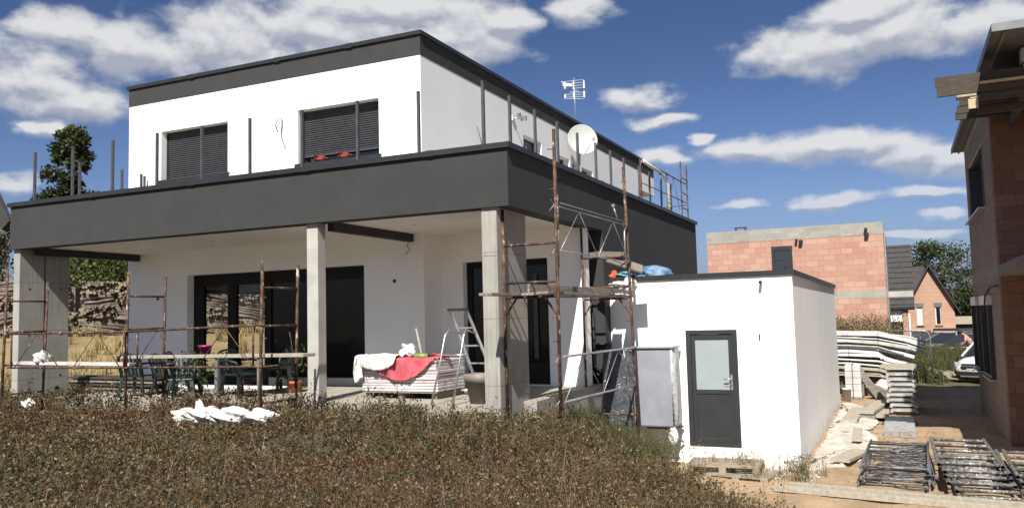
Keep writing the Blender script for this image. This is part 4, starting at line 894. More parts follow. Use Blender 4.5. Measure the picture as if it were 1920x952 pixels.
# tube barrier
br = thing('tube_barrier', 'white tubular crowd barrier with rounded corner in front of the parked cars', 'barrier', (.3, 35, GZ))
z = hz(.5, 35); MB().tube([(-1.3, 35.2, z+1.98), (.75, 35.0, z+1.95), (.90, 35.0, z+1.9), (.97, 35.0, z+1.75), (.97, 35.0, z-.0)], .03, 8).tube([(-1.3, 35.2, z+.3), (.97, 35.0, z+.35)], .015, 6).build('tube', M['galv'], br)
mb = MB()
for k in range(9): x = -1.2+k*.23; mb.tube([(x, 35.15, z+.3), (x, 35.15, z+1.96)], .005, 4)
for k in range(5): mb.tube([(-1.3, 35.15, z+.6+k*.3), (.97, 35.0, z+.6+k*.3)], .005, 4)
mb.build('mesh_wire', M['galv'], br)

M['band_dark'] = two('dull_concrete_edge', (.15, .135, .12), (.21, .19, .165), 3, .9)
# ------------------------------------------------------------------ right building
rb = thing('clay_block_building', 'unfinished clay block building cut off by the right picture edge', 'building', (5, 22, GZ))
BX, BY0, BY1 = 1.88, 19.42, 26.35
RW = [(21.4, 25.6, 2.25, 3.75), (21.55, 23.3, -1.62, .05), (24.5, 26.1, -1.62, .05)]
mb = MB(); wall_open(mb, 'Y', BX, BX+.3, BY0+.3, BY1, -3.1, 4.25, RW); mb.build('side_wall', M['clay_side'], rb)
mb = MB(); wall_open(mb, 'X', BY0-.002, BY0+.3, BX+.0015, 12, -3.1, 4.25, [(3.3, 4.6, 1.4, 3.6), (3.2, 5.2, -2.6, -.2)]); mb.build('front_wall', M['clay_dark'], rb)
mb = MB(); mb.box(BX-.006, BX, BY0, BY1, .62, .84); mb.build('concrete_band', M['band'], rb)
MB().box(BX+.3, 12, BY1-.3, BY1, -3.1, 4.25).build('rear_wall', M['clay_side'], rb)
MB().box(1.62, 12, 15.2, 26.9, 4.42, 4.50).build('roof_slab', M['soffit'], rb)
MB().box(1.59, 1.62, 15.17, 26.93, 4.40, 4.53).box(1.62, 12, 15.17, 15.2, 4.40, 4.53).build('roof_edge', M['zinc'], rb)
MB().box(1.76, 1.80, 15.3, 26.9, 4.38, 4.415).build('soffit_batten', M['wood_old'], rb)
MB().box(BX, BX+.3, BY0, BY1, 4.25, 4.415).box(BX+.3, 12, BY0, BY0+.3, 4.25, 4.415).build('wall_plate', M['form_concrete'], rb)
MB().box(1.86, 12, 15.35, BY0-.003, .60, .78).build('terrace_roof_slab', M['band_dark'], rb)
MB().box(1.84, 12, 15.33, 15.35, .60, .81).box(1.84, 1.86, 15.35, BY0-.003, .60, .81).build('slab_edge', M['band_dark'], rb)
MB().box(5.2, 5.5, 15.5, 15.8, -3.1, .6).box(5.2, 5.5, 15.5, 15.8, .78, 4.41).build('pier', M['form_concrete'], rb)
for (y0, y1, z0, z1), nm in zip(RW, ('side_window', 'side_window', 'side_window')):
    pr = -.10 if z0 < 0 else 0.03
    fr = MB(); fr.box(BX+pr, BX+.29, y0, y0+.06, z0, z1).box(BX+pr, BX+.29, y1-.06, y1, z0, z1).box(BX+pr, BX+.29, y0+.06, y1-.06, z0, z0+.06).box(BX+.1, BX+.29, y0+.06, y1-.06, z1-.06, z1)
    fr.box(BX+.16, BX+.22, (y0+y1)/2-.04, (y0+y1)/2+.04, z0+.06, z1-.06)
    f = fr.build(nm, M['alu_dark'], rb); MB().box(BX+.18, BX+.19, y0+.06, y1-.06, z0+.06, z1-.06).build('pane', M['glass'], f)
    MB().box(BX+pr-.012, BX+.05, y0-.02, y1+.02, z1-.02, z1+.20).build('shutter_box', M['white_plastic'], f)
    sl = MB(); sl.prism([(BX-.14, z0-.05), (BX+.1, z0-.02), (BX+.1, z0+.0), (BX-.14, z0-.03)], y0-.05, y1+.05, 'XZ')
    for i, v in enumerate(sl.v): pass
    sl = MB(); sl.box(BX-.15, BX+.1, y0-.05, y1+.05, z0-.05, z0-.02); sl.build('sill', M['alu'], f)
tag(MB().tube([(BX-.02, 19.75, .42), (BX-.14, 20.05, .40), (BX-.22, 20.35, .22), (BX-.24, 20.6, -.15)], .018, 8).build('black_hose', M['black']), 'black hose arching out of the clay block wall above the lower window', 'hose')
# formwork platform
fp = thing('formwork_platform', 'timber formwork platform jutting out near the top of the right building', 'formwork', (2, 16.2, 3.3))
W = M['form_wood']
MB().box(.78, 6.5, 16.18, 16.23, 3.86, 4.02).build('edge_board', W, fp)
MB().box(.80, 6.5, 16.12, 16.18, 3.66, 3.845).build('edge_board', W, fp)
MB().box(1.45, 6.5, 16.06, 16.115, 3.79, 3.83).build('batten', M['wood_new'], fp)
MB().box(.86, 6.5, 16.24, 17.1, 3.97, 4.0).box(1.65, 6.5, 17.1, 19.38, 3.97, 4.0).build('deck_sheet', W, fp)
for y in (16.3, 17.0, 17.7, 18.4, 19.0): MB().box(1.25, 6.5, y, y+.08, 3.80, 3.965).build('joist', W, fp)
MB().box(1.10, 1.40, 16.13, 16.4, 3.615, 3.655).build('joist_end', M['wood_pale'], fp)
MB().box(1.27, 1.42, 16.16, 16.2, 3.40, 3.57).build('joist_end', M['wood_new'], fp)
MB().box(1.30, 1.43, 16.15, 16.21, 3.575, 3.61).build('joist_end', M['wood_new'], fp)
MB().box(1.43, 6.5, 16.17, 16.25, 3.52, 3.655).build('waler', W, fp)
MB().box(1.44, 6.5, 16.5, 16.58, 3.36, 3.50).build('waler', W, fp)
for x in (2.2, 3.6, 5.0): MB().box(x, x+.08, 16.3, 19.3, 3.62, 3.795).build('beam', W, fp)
bb = thing('parapet_blocks', 'pale blocks laid on the formwork under the roof edge', 'blocks', (2.4, 16.4, 4.1))
MB().box(2.12, 2.7, 16.3, 16.55, 4.135, 4.38).build('block', M['concrete_pale'], bb, bevel=.01); MB().box(2.16, 2.7, 16.28, 16.53, 4.005, 4.13).build('block', M['white_cloth'], bb, bevel=.01)

# ------------------------------------------------------------------ houses behind the yard
mh = thing('clay_block_house', 'unfinished flat roofed house of orange clay blocks behind the annex', 'house', (-4, 44, GZ))
x0, x1, y0, y1 = -8.2, -.48, 40, 51
WN = (-5.25, -4.33, 1.75, 3.0)
mb = MB(); wall_open(mb, 'X', y0, y0+.3, x0, x1, GZ-.3, 3.3, [WN]); mb.build('front_wall', M['clay'], mh)
mb = MB(); wall_open(mb, 'Y', x1-.3, x1-.002, y0+.3, y1, GZ-.3, 3.3, [(42, 44.5, .9, 2.4)]); mb.build('side_wall', M['clay'], mh)
MB().box(x0, x0+.3, y0+.3, y1, GZ-.3, 3.3).box(x0+.3, x1-.3, y1-.3, y1, GZ-.3, 3.3).build('rear_wall', M['clay'], mh)
MB().box(x0-.01, x1+.01, y0-.01, y0+.3, 3.3, 3.84).box(x1-.3, x1+.01, y0+.3, y1, 3.3, 3.84).box(x0-.01, x0+.3, y0+.3, y1, 3.3, 3.84).build('parapet_blocks', M['cblock'], mh)
MB().box(x0-.006, x1+.005, y0-.006, y0, .50, .84).build('ring_beam', M['cblock'], mh)
MB().box(x0+.3, x1-.3, y0+.3, y1-.3, 3.2, 3.35).build('flat_roof', M['soffit'], mh)
a0, a1, b0, b1 = WN; fr = MB(); t = .12; fr.box(a0, a0+t, y0-.05, y0+.1, b0, b1).box(a1-t, a1, y0-.05, y0+.1, b0, b1).box(a0+t, a1-t, y0-.05, y0+.1, b1-.17, b1).box(a0+t, a1-t, y0-.05, y0+.1, b0, b0+t)
f = fr.build('window', M['alu_dark'], mh); MB().box(a0+t, a1-t, y0+.03, y0+.04, b0+t, b1-.17).build('pane', M['glass'], f)
for x, z, r in ((-4.12, 3.24, .06), (-3.93, 3.17, .09), (-1.17, 3.55, .07), (-1.14, 3.32, .09)): MB().tube([(x, y0+.05, z), (x, y0-.22, z-.02)], r, 10).build('vent_pipe', M['black'], mh)
MB().box(x1+.02, x1+.07, y0-.04, y0+.02, GZ, 3.5).build('downpipe', M['galv'], mh)
MB().box(x1, .60, 42.4, 42.6, .53, .80).build('projecting_lintel', M['concrete_pale'], mh)
tag(MB().box(-6.95, -6.35, 40.3, 40.35, 3.98, 4.04).box(-6.9, -6.84, 40.3, 40.35, 3.84, 3.98).box(-6.47, -6.41, 40.3, 40.35, 3.84, 3.98).build('trestle', M['black']), 'small dark trestle standing on the roof parapet of the orange block house', 'trestle')
rh = thing('dark_roof_house', 'house with a steep dark tiled roof just right of the orange block house', 'house', (-2, 56, GZ))
MB().add([(-6, 52.8, .05), (.78, 52.8, .05), (.83, 56.6, 3.9), (-6, 56.6, 3.9), (.83, 60.4, .05), (-6, 60.4, .05)], [(0, 1, 2, 3), (3, 2, 4, 5)]).add([(-6, 52.8, -.05), (.78, 52.8, -.05), (.83, 56.6, 3.8), (-6, 56.6, 3.8), (.83, 60.4, -.05), (-6, 60.4, -.05)], [(3, 2, 1, 0), (5, 4, 2, 3)]).add([(.78, 52.8, .05), (.78, 52.8, -.05), (.83, 56.6, 3.8), (.83, 56.6, 3.9), (.83, 60.4, .05), (.83, 60.4, -.05)], [(0, 1, 2, 3), (3, 2, 5, 4)]).build('roof', M['rooftile'], rh)
mb = MB()
for k in range(12): t = (k+.5)/12; mb.bar((-6, 52.8+3.8*t-.02, .07+3.85*t), (.80+.03*t, 52.8+3.8*t-.02, .07+3.85*t), .05, .05)
mb.build('tile_course', M['rooftile'], rh)
MB().tube([(-6, 52.75, .0), (.78, 52.75, .0)], .09, 8).build('gutter', M['alu_dark'], rh)
MB().box(-6, .42, 53.0, 53.2, -.75, -.1).build('lintel', M['white'], rh); MB().prism([(52.9, GZ-.3), (60.2, GZ-.3), (60.2, 0), (56.6, 3.7), (53.2, 0), (52.9, 0)], .12, .44, 'YZ').build('gable_wall', M['clay_far'], rh)
MB().box(-6, .12, 55.4, 55.6, GZ-.3, 0).build('porch_rear_wall', M['clay_dark'], rh); MB().tube([(.47, 52.8, -.3), (.47, 52.8, GZ)], .05, 8).build('downpipe', M['white_plastic'], rh)
gh = thing('gabled_block_house', 'small gabled house of orange blocks with a dark roof and two tall narrow windows', 'house', (2, 66, GZ))
Y0 = 62.0; ex0, ex1, ap, ez, az_ = .45, 3.27, 1.88, .12, 2.72
def gable(xp, holes):
    mb = MB(); mb.box(ex0, ex1, Y0, Y0+.3, GZ-.3, -1.35) if False else None
    wall_open(mb, 'X', Y0, Y0+.3, ex0, ex1, GZ-.3, ez, holes); mb.prism([(ex0, ez), (ex1, ez), (ap, az_)], Y0, Y0+.3); return mb
gable(0, [(1.02, 1.38, -1.17, .05), (2.12, 2.48, -1.1, .05), (.85, 1.35, GZ-.3, -1.7), (2.3, 2.55, GZ-.3, -1.7)]).build('gable_wall', M['clay_far'], gh)
MB().box(ex0+.0, ex0+.3, Y0+.3, Y0+8, GZ-.3, ez).box(ex1-.3, ex1, Y0+.3, Y0+8, GZ-.3, ez).build('side_wall', M['clay_far'], gh)
for x, m_ in ((1.02, 'white_plastic'), (2.12, 'white_plastic')):
    fr = MB(); fr.box(x, x+.06, Y0+.08, Y0+.14, -1.15, .05).box(x+.30, x+.36, Y0+.08, Y0+.14, -1.15, .05).box(x+.06, x+.30, Y0+.08, Y0+.14, -1.15, -1.09).box(x+.06, x+.30, Y0+.08, Y0+.14, -.01, .05)
    f = fr.build('window', M['white_plastic'], gh); MB().box(x+.06, x+.30, Y0+.10, Y0+.11, -1.09, -.01).build('pane', M['white_plastic'] if x < 2 else M['glass'], f)
    MB().box(x-.06, x+.42, Y0-.08, Y0, -1.22, -1.17).build('sill', M['clay_dark'], f); MB().box(x-.08, x+.44, Y0-.006, Y0, .05, .32).build('lintel', M['soffit'], f)
rf = MB(); t = .14; dx = .35; s_ = (az_-ez)/(ap-ex0)
for sg, xe in ((-1, ex0-dx), (1, ex1+dx)):
    ze = az_-abs(xe-ap)*((az_-ez)/abs((ex1 if sg > 0 else ex0)-ap))
    rf.add([(xe, Y0-.35, ze), (ap, Y0-.35, az_+.02), (ap, Y0-.35, az_+.16), (xe, Y0-.35, ze+.14), (xe, Y0+8.3, ze), (ap, Y0+8.3, az_+.02), (ap, Y0+8.3, az_+.16), (xe, Y0+8.3, ze+.14)], [(0, 1, 2, 3), (4, 7, 6, 5), (3, 2, 6, 7), (0, 4, 5, 1), (0, 3, 7, 4)])
rf.build('roof', M['rooftile'], gh)
MB().add([(-1.5, Y0+1.2, .6), (1.2, Y0+1.2, .6), (1.75, Y0+4, 2.95), (-1.5, Y0+4, 2.95)], [(0, 1, 2, 3)]).add([(-1.5, Y0+1.3, .5), (1.2, Y0+1.3, .5), (1.75, Y0+4.1, 2.85), (-1.5, Y0+4.1, 2.85)], [(0, 1, 2, 3)]).build('cross_roof', M['rooftile'], gh)
MB().box(1.95, 3.35, Y0-.9, Y0, -1.62, -1.42).build('porch_canopy', M['concrete_pale'], gh); MB().box(1.9, 3.4, Y0-.95, Y0-.9, -1.47, -1.35).build('gutter', M['alu_dark'], gh)
MB().box(3.05, 3.3, Y0-.8, Y0-.55, GZ-.3, -1.62).build('porch_pier', M['clay_far'], gh)
cp = thing('flat_roof_outbuilding', 'low outbuilding with a pale flat roof edge right of the gabled house', 'outbuilding', (5, 70, GZ))
MB().box(3.55, 8, 69, 73, -1.25, -.72).build('roof_edge', M['wood_pale'], cp); MB().box(3.6, 8, 69.3, 72.8, GZ-.3, -1.25).build('wall', M['fence'], cp)
fn = thing('anthracite_fence', 'long dark grey panel fence in front of the gabled house', 'fence', (3, 57, GZ))
for k in range(6): MB().box(.45+k*1.2, 1.62+k*1.2, 57, 57.06, GZ-.3, -1.5+(.12 if k == 0 else 0)).build('panel', M['fence'], fn); MB().box(1.62+k*1.2, 1.65+k*1.2, 56.98, 57.08, GZ-.3, -1.46).build('post', M['fence'], fn)

# ------------------------------------------------------------------ cars
def car(label, x, y, rz, paint, s=1.0, suv=False, group='parked cars'):
    t_ = thing('parked_car', label, 'car', (0, 0, 0), 0, group)
    h = 1.62 if suv else 1.45; bh = 1.0 if suv else .88; L = 4.25
    # body loft: (x, half width, bottom z, top z)
    st = [(-L/2, .68, .42, .74), (-L/2+.10, .80, .30, .86), (-L/2+.5, .87, .24, bh-.03), (-1.0, .90, .22, bh), (0, .90, .22, bh), (1.0, .90, .22, bh-.02), (1.35, .89, .24, bh-.07), (L/2-.35, .84, .26, bh-.17), (L/2-.08, .74, .32, bh-.30), (L/2, .62, .40, bh-.40)]
    vs = []
    for xx, w, zb, zt in st: vs += [(xx, -w*.86, zb), (xx, -w, zb+(zt-zb)*.35), (xx, -w*.985, zb+(zt-zb)*.75), (xx, -w*.90, zt), (xx, 0, zt+.03), (xx, w*.90, zt), (xx, w*.985, zb+(zt-zb)*.75), (xx, w, zb+(zt-zb)*.35), (xx, w*.86, zb)]
    n = 9; fs = [(i*n+j, i*n+(j+1) % n, (i+1)*n+(j+1) % n, (i+1)*n+j) for i in range(len(st)-1) for j in range(n)]
    fs += [tuple(range(n)), tuple(range((len(st)-1)*n, len(st)*n))[::-1]]
    mb = MB(); mb.smooth = True; mb.add(vs, fs); mb.build('body', paint, t_, subsurf=1)
    gx = [(-1.75, bh-.03, .78), (-1.35, h-.08, .62), (-.4, h, .62), (.35, h-.03, .61), (1.15, bh-.05, .76)]
    vs = []
    for xx, zt, w in gx: vs += [(xx, -w, zt), (xx, w, zt)]
    base = [(-1.8, -.83, bh-.04), (-1.8, .83, bh-.04), (1.25, -.83, bh-.08), (1.25, .83, bh-.08)]
    mb = MB(); mb.add([(-1.8, -.80, bh-.06), (-1.3, -.62, h-.06), (.3, -.61, h-.05), (1.25, -.80, bh-.08), (-1.8, .80, bh-.06), (-1.3, .62, h-.06), (.3, .61, h-.05), (1.25, .80, bh-.08)], [(0, 1, 2, 3), (7, 6, 5, 4), (0, 4, 5, 1), (2, 6, 7, 3), (1, 5, 6, 2)]); mb.build('windows', M['glass_dark'], t_)
    mb = MB(); mb.add([(-1.45, -.62, h-.09), (-1.2, -.63, h-.01), (-.4, -.64, h+.03), (.2, -.63, h), (.42, -.62, h-.06), (-1.45, .62, h-.09), (-1.2, .63, h-.01), (-.4, .64, h+.03), (.2, .63, h), (.42, .62, h-.06), (-.4, 0, h+.05)], [(0, 1, 6, 5), (1, 2, 7, 6), (2, 3, 8, 7), (3, 4, 9, 8), (5, 9, 4, 0)]); mb.build('roof', paint, t_)
    mb = MB()
    for s_ in (-1, 1): mb.bar((.35, s_*.625, h-.05), (1.28, s_*.81, bh-.05), .05, .05).bar((-1.35, s_*.63, h-.07), (-1.83, s_*.81, bh-.05), .09, .05).bar((-.5, s_*.65, h-.02), (-.5, s_*.82, bh), .06, .03)
    mb.build('pillar', paint, t_)
    for sx in (-1.3, 1.33):
        for sy in (-.84, .84):
            w_ = MB().lathe((sx, sy, .33), [(.20, -.10), (.31, -.10), (.33, -.07), (.33, .07), (.31, .10), (.20, .10)], 24, Matrix.Rotation(R(90), 4, 'X')).build('wheel', M['black'], t_)
            MB().lathe((sx, sy, .33), [(.001, -.07), (.2, -.09), (.2, .09), (.001, .07)], 16, Matrix.Rotation(R(90), 4, 'X')).build('rim', M['alu'], w_)
    fx = L/2
    for s_ in (-1, 1): MB().obox((fx-.18, s_*.66, bh-.32), .30, .24, .14, s_*-.55, 0, .2).build('headlight', M['lamp'], t_, bevel=.03)
    MB().obox((fx-.02, 0, bh-.37), .07, .92, .20, 0, 0, -.1).build('grille', M['black'], t_, bevel=.02)
    MB().obox((fx+.02, 0, bh-.36), .04, .94, .025).build('chrome_bar', M['alu'], t_)
    MB().obox((fx-.07, 0, .36), .16, 1.3, .18).build('bumper', M['black'], t_, bevel=.03); MB().obox((fx-.0, 0, .27), .05, 1.0, .04).build('skid_plate', M['alu'], t_)
    p_ = MB().obox((fx+.03, 0, .50), .02, .52, .11).build('number_plate', M['white_plastic'], t_)
    return t_, fx
def settext(parent, body, size, loc, rot, mat, nm='lettering'):
    cu = bpy.data.curves.new(nm, 'FONT'); cu.body = body; cu.size = size; cu.align_x = 'CENTER'; cu.align_y = 'CENTER'; cu.extrude = .001
    tmp = bpy.data.objects.new('tmp', cu); col.objects.link(tmp); bpy.context.view_layer.update()
    me = bpy.data.meshes.new_from_object(tmp.evaluated_get(bpy.context.evaluated_depsgraph_get())); bpy.data.objects.remove(tmp); bpy.data.curves.remove(cu)
    o = bpy.data.objects.new(nm, me); col.objects.link(o); o.parent = parent; o.location = loc; o.rotation_euler = rot; me.materials.clear(); me.materials.append(mat); return o
wc, fx = car('white car parked nose first behind the corner of the right building', 0, 0, 0, M['car_white'], suv=True)
settext(wc, 'DX 889 MC', .095, (fx+.045, 0, .50), (R(90), 0, R(90)), M['black'])
wc.location = (3.35, 36.9, hz(2.3, 35.5)); wc.rotation_euler = (0, 0, R(-118))
gc, _ = car('dark grey car parked sideways behind the tube barrier', 0, 0, 0, M['car_grey']); gc.location = (3.3, 50.2, GZ); gc.rotation_euler = (0, 0, R(183))
gc2, _ = car('silver grey car farther back, roof showing above the dark grey car', 0, 0, 0, M['car_silver']); gc2.location = (2.3, 53.0, GZ); gc2.rotation_euler = (0, 0, R(178))
gc3, _ = car('white car showing right of the person by the fence', 0, 0, 0, M['car_white']); gc3.location = (5.9, 55.2, GZ); gc3.rotation_euler = (0, 0, R(180))

# ------------------------------------------------------------------ person bending over beside the cars
def skin(name, pts, edges, rad, mat, parent=None, root=0):
    me = bpy.data.meshes.new(name); me.from_pydata(pts, edges, [])
    o = bpy.data.objects.new(name, me); col.objects.link(o); md = o.modifiers.new('skin', 'SKIN')
    sv = me.skin_vertices[0].data
    for i, r in enumerate(rad): sv[i].radius = (r, r) if not isinstance(r, tuple) else r
    sv[root].use_root = True; md.use_smooth_shade = True
    s_ = o.modifiers.new('sub', 'SUBSURF'); s_.levels = 1; s_.render_levels = 1
    me.materials.append(mat)
    if parent: o.parent = parent
    return o
pz = GZ; px, py = 3.15, 48.2
pts = [(0, 0, .92), (-.05, 0, 1.12), (-.17, 0, 1.34), (-.26, 0, 1.42), (-.33, 0, 1.44), (-.40, 0, 1.47), (-.47, 0, 1.50),
       (.02, -.10, .86), (.02, -.12, .48), (.0, -.13, .08), (-.12, -.14, .04), (.02, .10, .86), (.06, .12, .48), (.06, .13, .08), (-.06, .14, .04),
       (-.20, -.18, 1.32), (-.24, -.24, 1.06), (-.40, -.22, .90), (-.48, -.20, .86), (-.20, .18, 1.32), (-.24, .24, 1.06), (-.42, .2, .92), (-.5, .18, .88)]
ed = [(0, 1), (1, 2), (2, 3), (3, 4), (4, 5), (5, 6), (0, 7), (7, 8), (8, 9), (9, 10), (0, 11), (11, 12), (12, 13), (13, 14), (2, 15), (15, 16), (16, 17), (17, 18), (2, 19), (19, 20), (20, 21), (21, 22)]
rd = [.14, .14, .15, .08, .055, .10, .085, .09, .06, .042, .035, .09, .06, .042, .035, .055, .043, .032, .03, .055, .043, .032, .03]
person = skin('person', pts, ed, rd, M['skin']); person.location = (px, py, pz); tag(person, 'person in a pink shirt and brown trousers bending over behind the parked cars', 'person')
ids = [0, 1, 2, 15, 16, 19, 20]; mp = {v: i for i, v in enumerate(ids)}
skin('shirt', [pts[i] for i in ids], [(mp[a], mp[b]) for a, b in ed if a in mp and b in mp], [.16, .165, .175, .075, .06, .075, .06], M['pink_shirt'], person)
ids = [0, 7, 8, 9, 11, 12, 13]; mp = {v: i for i, v in enumerate(ids)}
skin('trousers', [pts[i] for i in ids], [(mp[a], mp[b]) for a, b in ed if a in mp and b in mp], [.155, .11, .075, .06, .11, .075, .06], M['trousers'], person)
hr = MB().blob((-.43, 0, 1.53), .12, .105, .10, 2, .1).build('hair', M['hair']); hr.parent = person
for sy in (-1, 1):
    for k in range(4): f = skin('finger', [(-.48, sy*.19, .86), (-.52, sy*(.165+.014*k), .82), (-.525, sy*(.165+.014*k), .775)], [(0, 1), (1, 2)], [.012, .009, .008], M['skin'], person)
    skin('thumb', [(-.48, sy*.19, .86), (-.475, sy*.15, .83), (-.49, sy*.145, .80)], [(0, 1), (1, 2)], [.012, .01, .009], M['skin'], person)
# ------------------------------------------------------------------ weeds in the foreground
def stuff(name, V, F, cols, mat='leaf', label=None):
    if name != 'weeds': cols = cols*KA
    o = npmesh(name, V, F, M[mat], cols); kind(o, 'stuff', label); return o
rng = np.random.default_rng(11)
def patch(x, y): return np.sin(x*1.3+1.7*np.sin(y*.8))+np.sin(y*1.9+x*.6)+.6*np.sin(x*3.7-y*2.9)
def scatter(n, x0, x1, y0, y1, dens):
    x = rng.uniform(x0, x1, n); y = rng.uniform(y0, y1, n); k = rng.random(n) < dens(x, y); return x[k], y[k]
def dens(x, y):
    d = .78*(x+5.2)+.62*(y-11.0); r = np.hypot(x, y)
    k = np.clip(9.5/np.maximum(r, 3), .35, 1.25)**1.5*.75
    k = k*(1-sst((d-.95-.35*np.sin(x*3+y*2))/1.2)*.985)*(1-sst((d-2.7)/.5))
    k = k*np.where((x > -11.7) & (y > 11.12) & (x < -5.1), 0, 1)*np.where((x > -5.25) & (y > 13.2), 0, 1)
    k = k*np.where((x < -11.7) & (x > -15.3) & (y > 11.2) & (y < 14.2), .10, 1)*np.where((x < -16.9) & (y > 11), .35, 1)
    th = np.degrees(np.arctan2(x, y))
    k = k*((th > -66) & (th < 14) & (r > 2.6))
    return k*.97
px_, py_ = scatter(23000, -24, 0.5, 1.0, 15, dens)
keep = ~((np.abs(px_+9.05) < 1.0) & (py_ > 8.85) & (py_ < 9.65)); px_, py_ = px_[keep], py_[keep]
nP = len(px_); gz = hgt(px_, py_); r_ = np.hypot(px_, py_)
hp_ = (.19+.12*rng.random(nP)+.05*patch(px_, py_)+.03*patch(px_*2.7+1, py_*2.9)+.09*sst((py_-8.3)/1.5))*np.where(rng.random(nP) < .04, 1.8, 1)
d_ = .78*(px_+5.2)+.62*(py_-11.0); hp_ = np.clip(hp_, .09, .6)*np.where(d_ > .6, 1.0, 1)
nS = 6
ang = rng.uniform(0, 2*np.pi, (nP, nS)); out = rng.uniform(.05, .24, (nP, nS)); hs = hp_[:, None]*rng.uniform(.55, 1.08, (nP, nS))
base = np.stack([px_, py_, gz-.01], 1)[:, None, :].repeat(nS, 1)
tip = base + np.stack([np.cos(ang)*out, np.sin(ang)*out, hs], -1)
nL = 7
t = np.linspace(.22, 1.0, nL)[None, None, :, None]+rng.uniform(-.06, .06, (nP, nS, nL, 1))
curve = base[:, :, None]*(1-t)+tip[:, :, None]*t; curve[..., 2] += .05*np.sin(np.pi*np.clip(t[..., 0], 0, 1))
P = (curve+rng.normal(size=curve.shape)*[.022, .022, .016]).reshape(-1, 3)
rr_ = np.hypot(P[:, 0], P[:, 1]); Ls = np.clip(.0040*rr_, .019, .048)*rng.uniform(.6, 1.35, len(P))
V1, F1 = leaf_quads(P, Ls, Ls*rng.uniform(.30, .60, len(P)), rng, .5)
cols = np.array([(.120, .088, .042), (.088, .072, .032), (.070, .070, .028), (.125, .056, .030), (.20, .155, .088), (.052, .062, .022)])
pp = patch(P[:, 0]*.8, P[:, 1]*.8); probs = np.array([.32, .25, .18, .09, .06, .10])
pl_ = patch(px_*.55+3, py_*.55); pci = rng.choice(6, nP, p=probs); f_ = (pl_ > .7) & (rng.random(nP) < .55); pci[f_] = 3
f_ = (pl_ < -.8) & (rng.random(nP) < .6); pci[f_] = 5; f_ = (np.abs(pl_) < .25) & (rng.random(nP) < .5); pci[f_] = 2
ci = np.repeat(pci, nS*nL); f_ = rng.random(len(P)) < .42; ci[f_] = rng.choice(6, f_.sum(), p=probs)
gl = ((P[:, 0] > -4.6) & (P[:, 1] > 6.5)) & (rng.random(len(P)) < .25); ci[gl] = 2
tipw = (np.tile(np.arange(nL), nP*nS) >= nL-2) & (rng.random(len(P)) < .16); ci[tipw & (ci != 5)] = 4
C1 = cols[ci]*(1+rng.normal(size=(len(P), 1))*.28); C1 = np.clip(C1, .01, .6)
stuff('weeds', V1, F1, C1, label='dense brownish green low weeds covering the foreground mound')
# stems
b = base.reshape(-1, 3); tt = tip.reshape(-1, 3); sel = rng.random(len(b)) < .8; b, tt = b[sel], tt[sel]; w = np.clip(np.hypot(b[:, 0], b[:, 1])*.00045, .0022, .006)[:, None]
a = rng.normal(size=b.shape); a[:, 2] = 0; a /= np.linalg.norm(a, axis=1)[:, None]
V2 = np.stack([b-a*w, b+a*w, tt+a*w*.4, tt-a*w*.4], 1).reshape(-1, 3); F2 = np.arange(len(V2)).reshape(-1, 4)
stuff('weed_stems', V2, F2, tints(rng, len(F2), [(.20, .12, .065), (.28, .20, .11), (.16, .075, .045)], [.4, .3, .3]), label='thin reddish and straw coloured stems among the foreground weeds')
# grass / tall herb tufts
def tufts(name, label, xs, ys, hmin, hmax, nb, cols, probs, w=.006, bend=.35, seeds=False):
    n = len(xs)*nb; bx = np.repeat(xs, nb)+rng.normal(size=n)*.07; by = np.repeat(ys, nb)+rng.normal(size=n)*.07
    bz = hgt(bx, by)-.01; h_ = rng.uniform(hmin, hmax, n); a_ = rng.uniform(0, 2*np.pi, n); dd = np.stack([np.cos(a_), np.sin(a_), np.zeros(n)], 1)*(h_*rng.uniform(.05, bend, n))[:, None]
    B = np.stack([bx, by, bz], 1); m_ = B+dd*.3+np.stack([0*h_, 0*h_, h_*.6], 1); T = B+dd+np.stack([0*h_, 0*h_, h_], 1)
    s_ = np.stack([-np.sin(a_+1), np.cos(a_+1), 0*a_], 1)*w
    V_ = np.stack([B-s_, B+s_, m_+s_*.8, m_-s_*.8, m_-s_*.8, m_+s_*.8, T+s_*.15, T-s_*.15], 1).reshape(-1, 3); F_ = np.arange(len(V_)).reshape(-1, 4)
    C_ = np.repeat(tints(rng, n, cols, probs), 2, 0)
    if seeds:
        k = 9; q_ = rng.uniform(.35, 1, (n, k, 1)); P_ = (m_[:, None]*(1-q_)+T[:, None]*q_+rng.normal(size=(n, k, 3))*.022).reshape(-1, 3)
        V3, F3 = leaf_quads(P_, seeds, seeds*.4, rng, .8); F_ = np.vstack([F_, F3+len(V_)]); V_ = np.vstack([V_, V3]); C_ = np.vstack([C_, tints(rng, len(F3), cols, probs)])
    return stuff(name, V_, F_, C_, label=label)
x = rng.normal(size=200)*.45-4.3; y = rng.uniform(12.2, 14.4, 200); k = (x > -5.0) & (x < -3.3); x, y = x[k], y[k]
tufts('green_weeds', 'tall green wiry weeds growing against the cellar wall and below the silver box', x, y, .25, .80, 16, [(.10, .11, .045), (.17, .15, .07), (.07, .075, .03)], [.45, .3, .25], .004, .5, .03)
x = rng.uniform(-3.4, -1.3, 60); y = rng.uniform(14.5, 15.7, 60); k = rng.random(len(x)) < .55
tufts('wall_weeds', 'dry stalks and weeds along the foot of the annex wall', x[k], y[k], .10, .42, 9, [(.22, .17, .08), (.12, .13, .05), (.3, .24, .14)], [.4, .35, .25], .005, .6, .03)
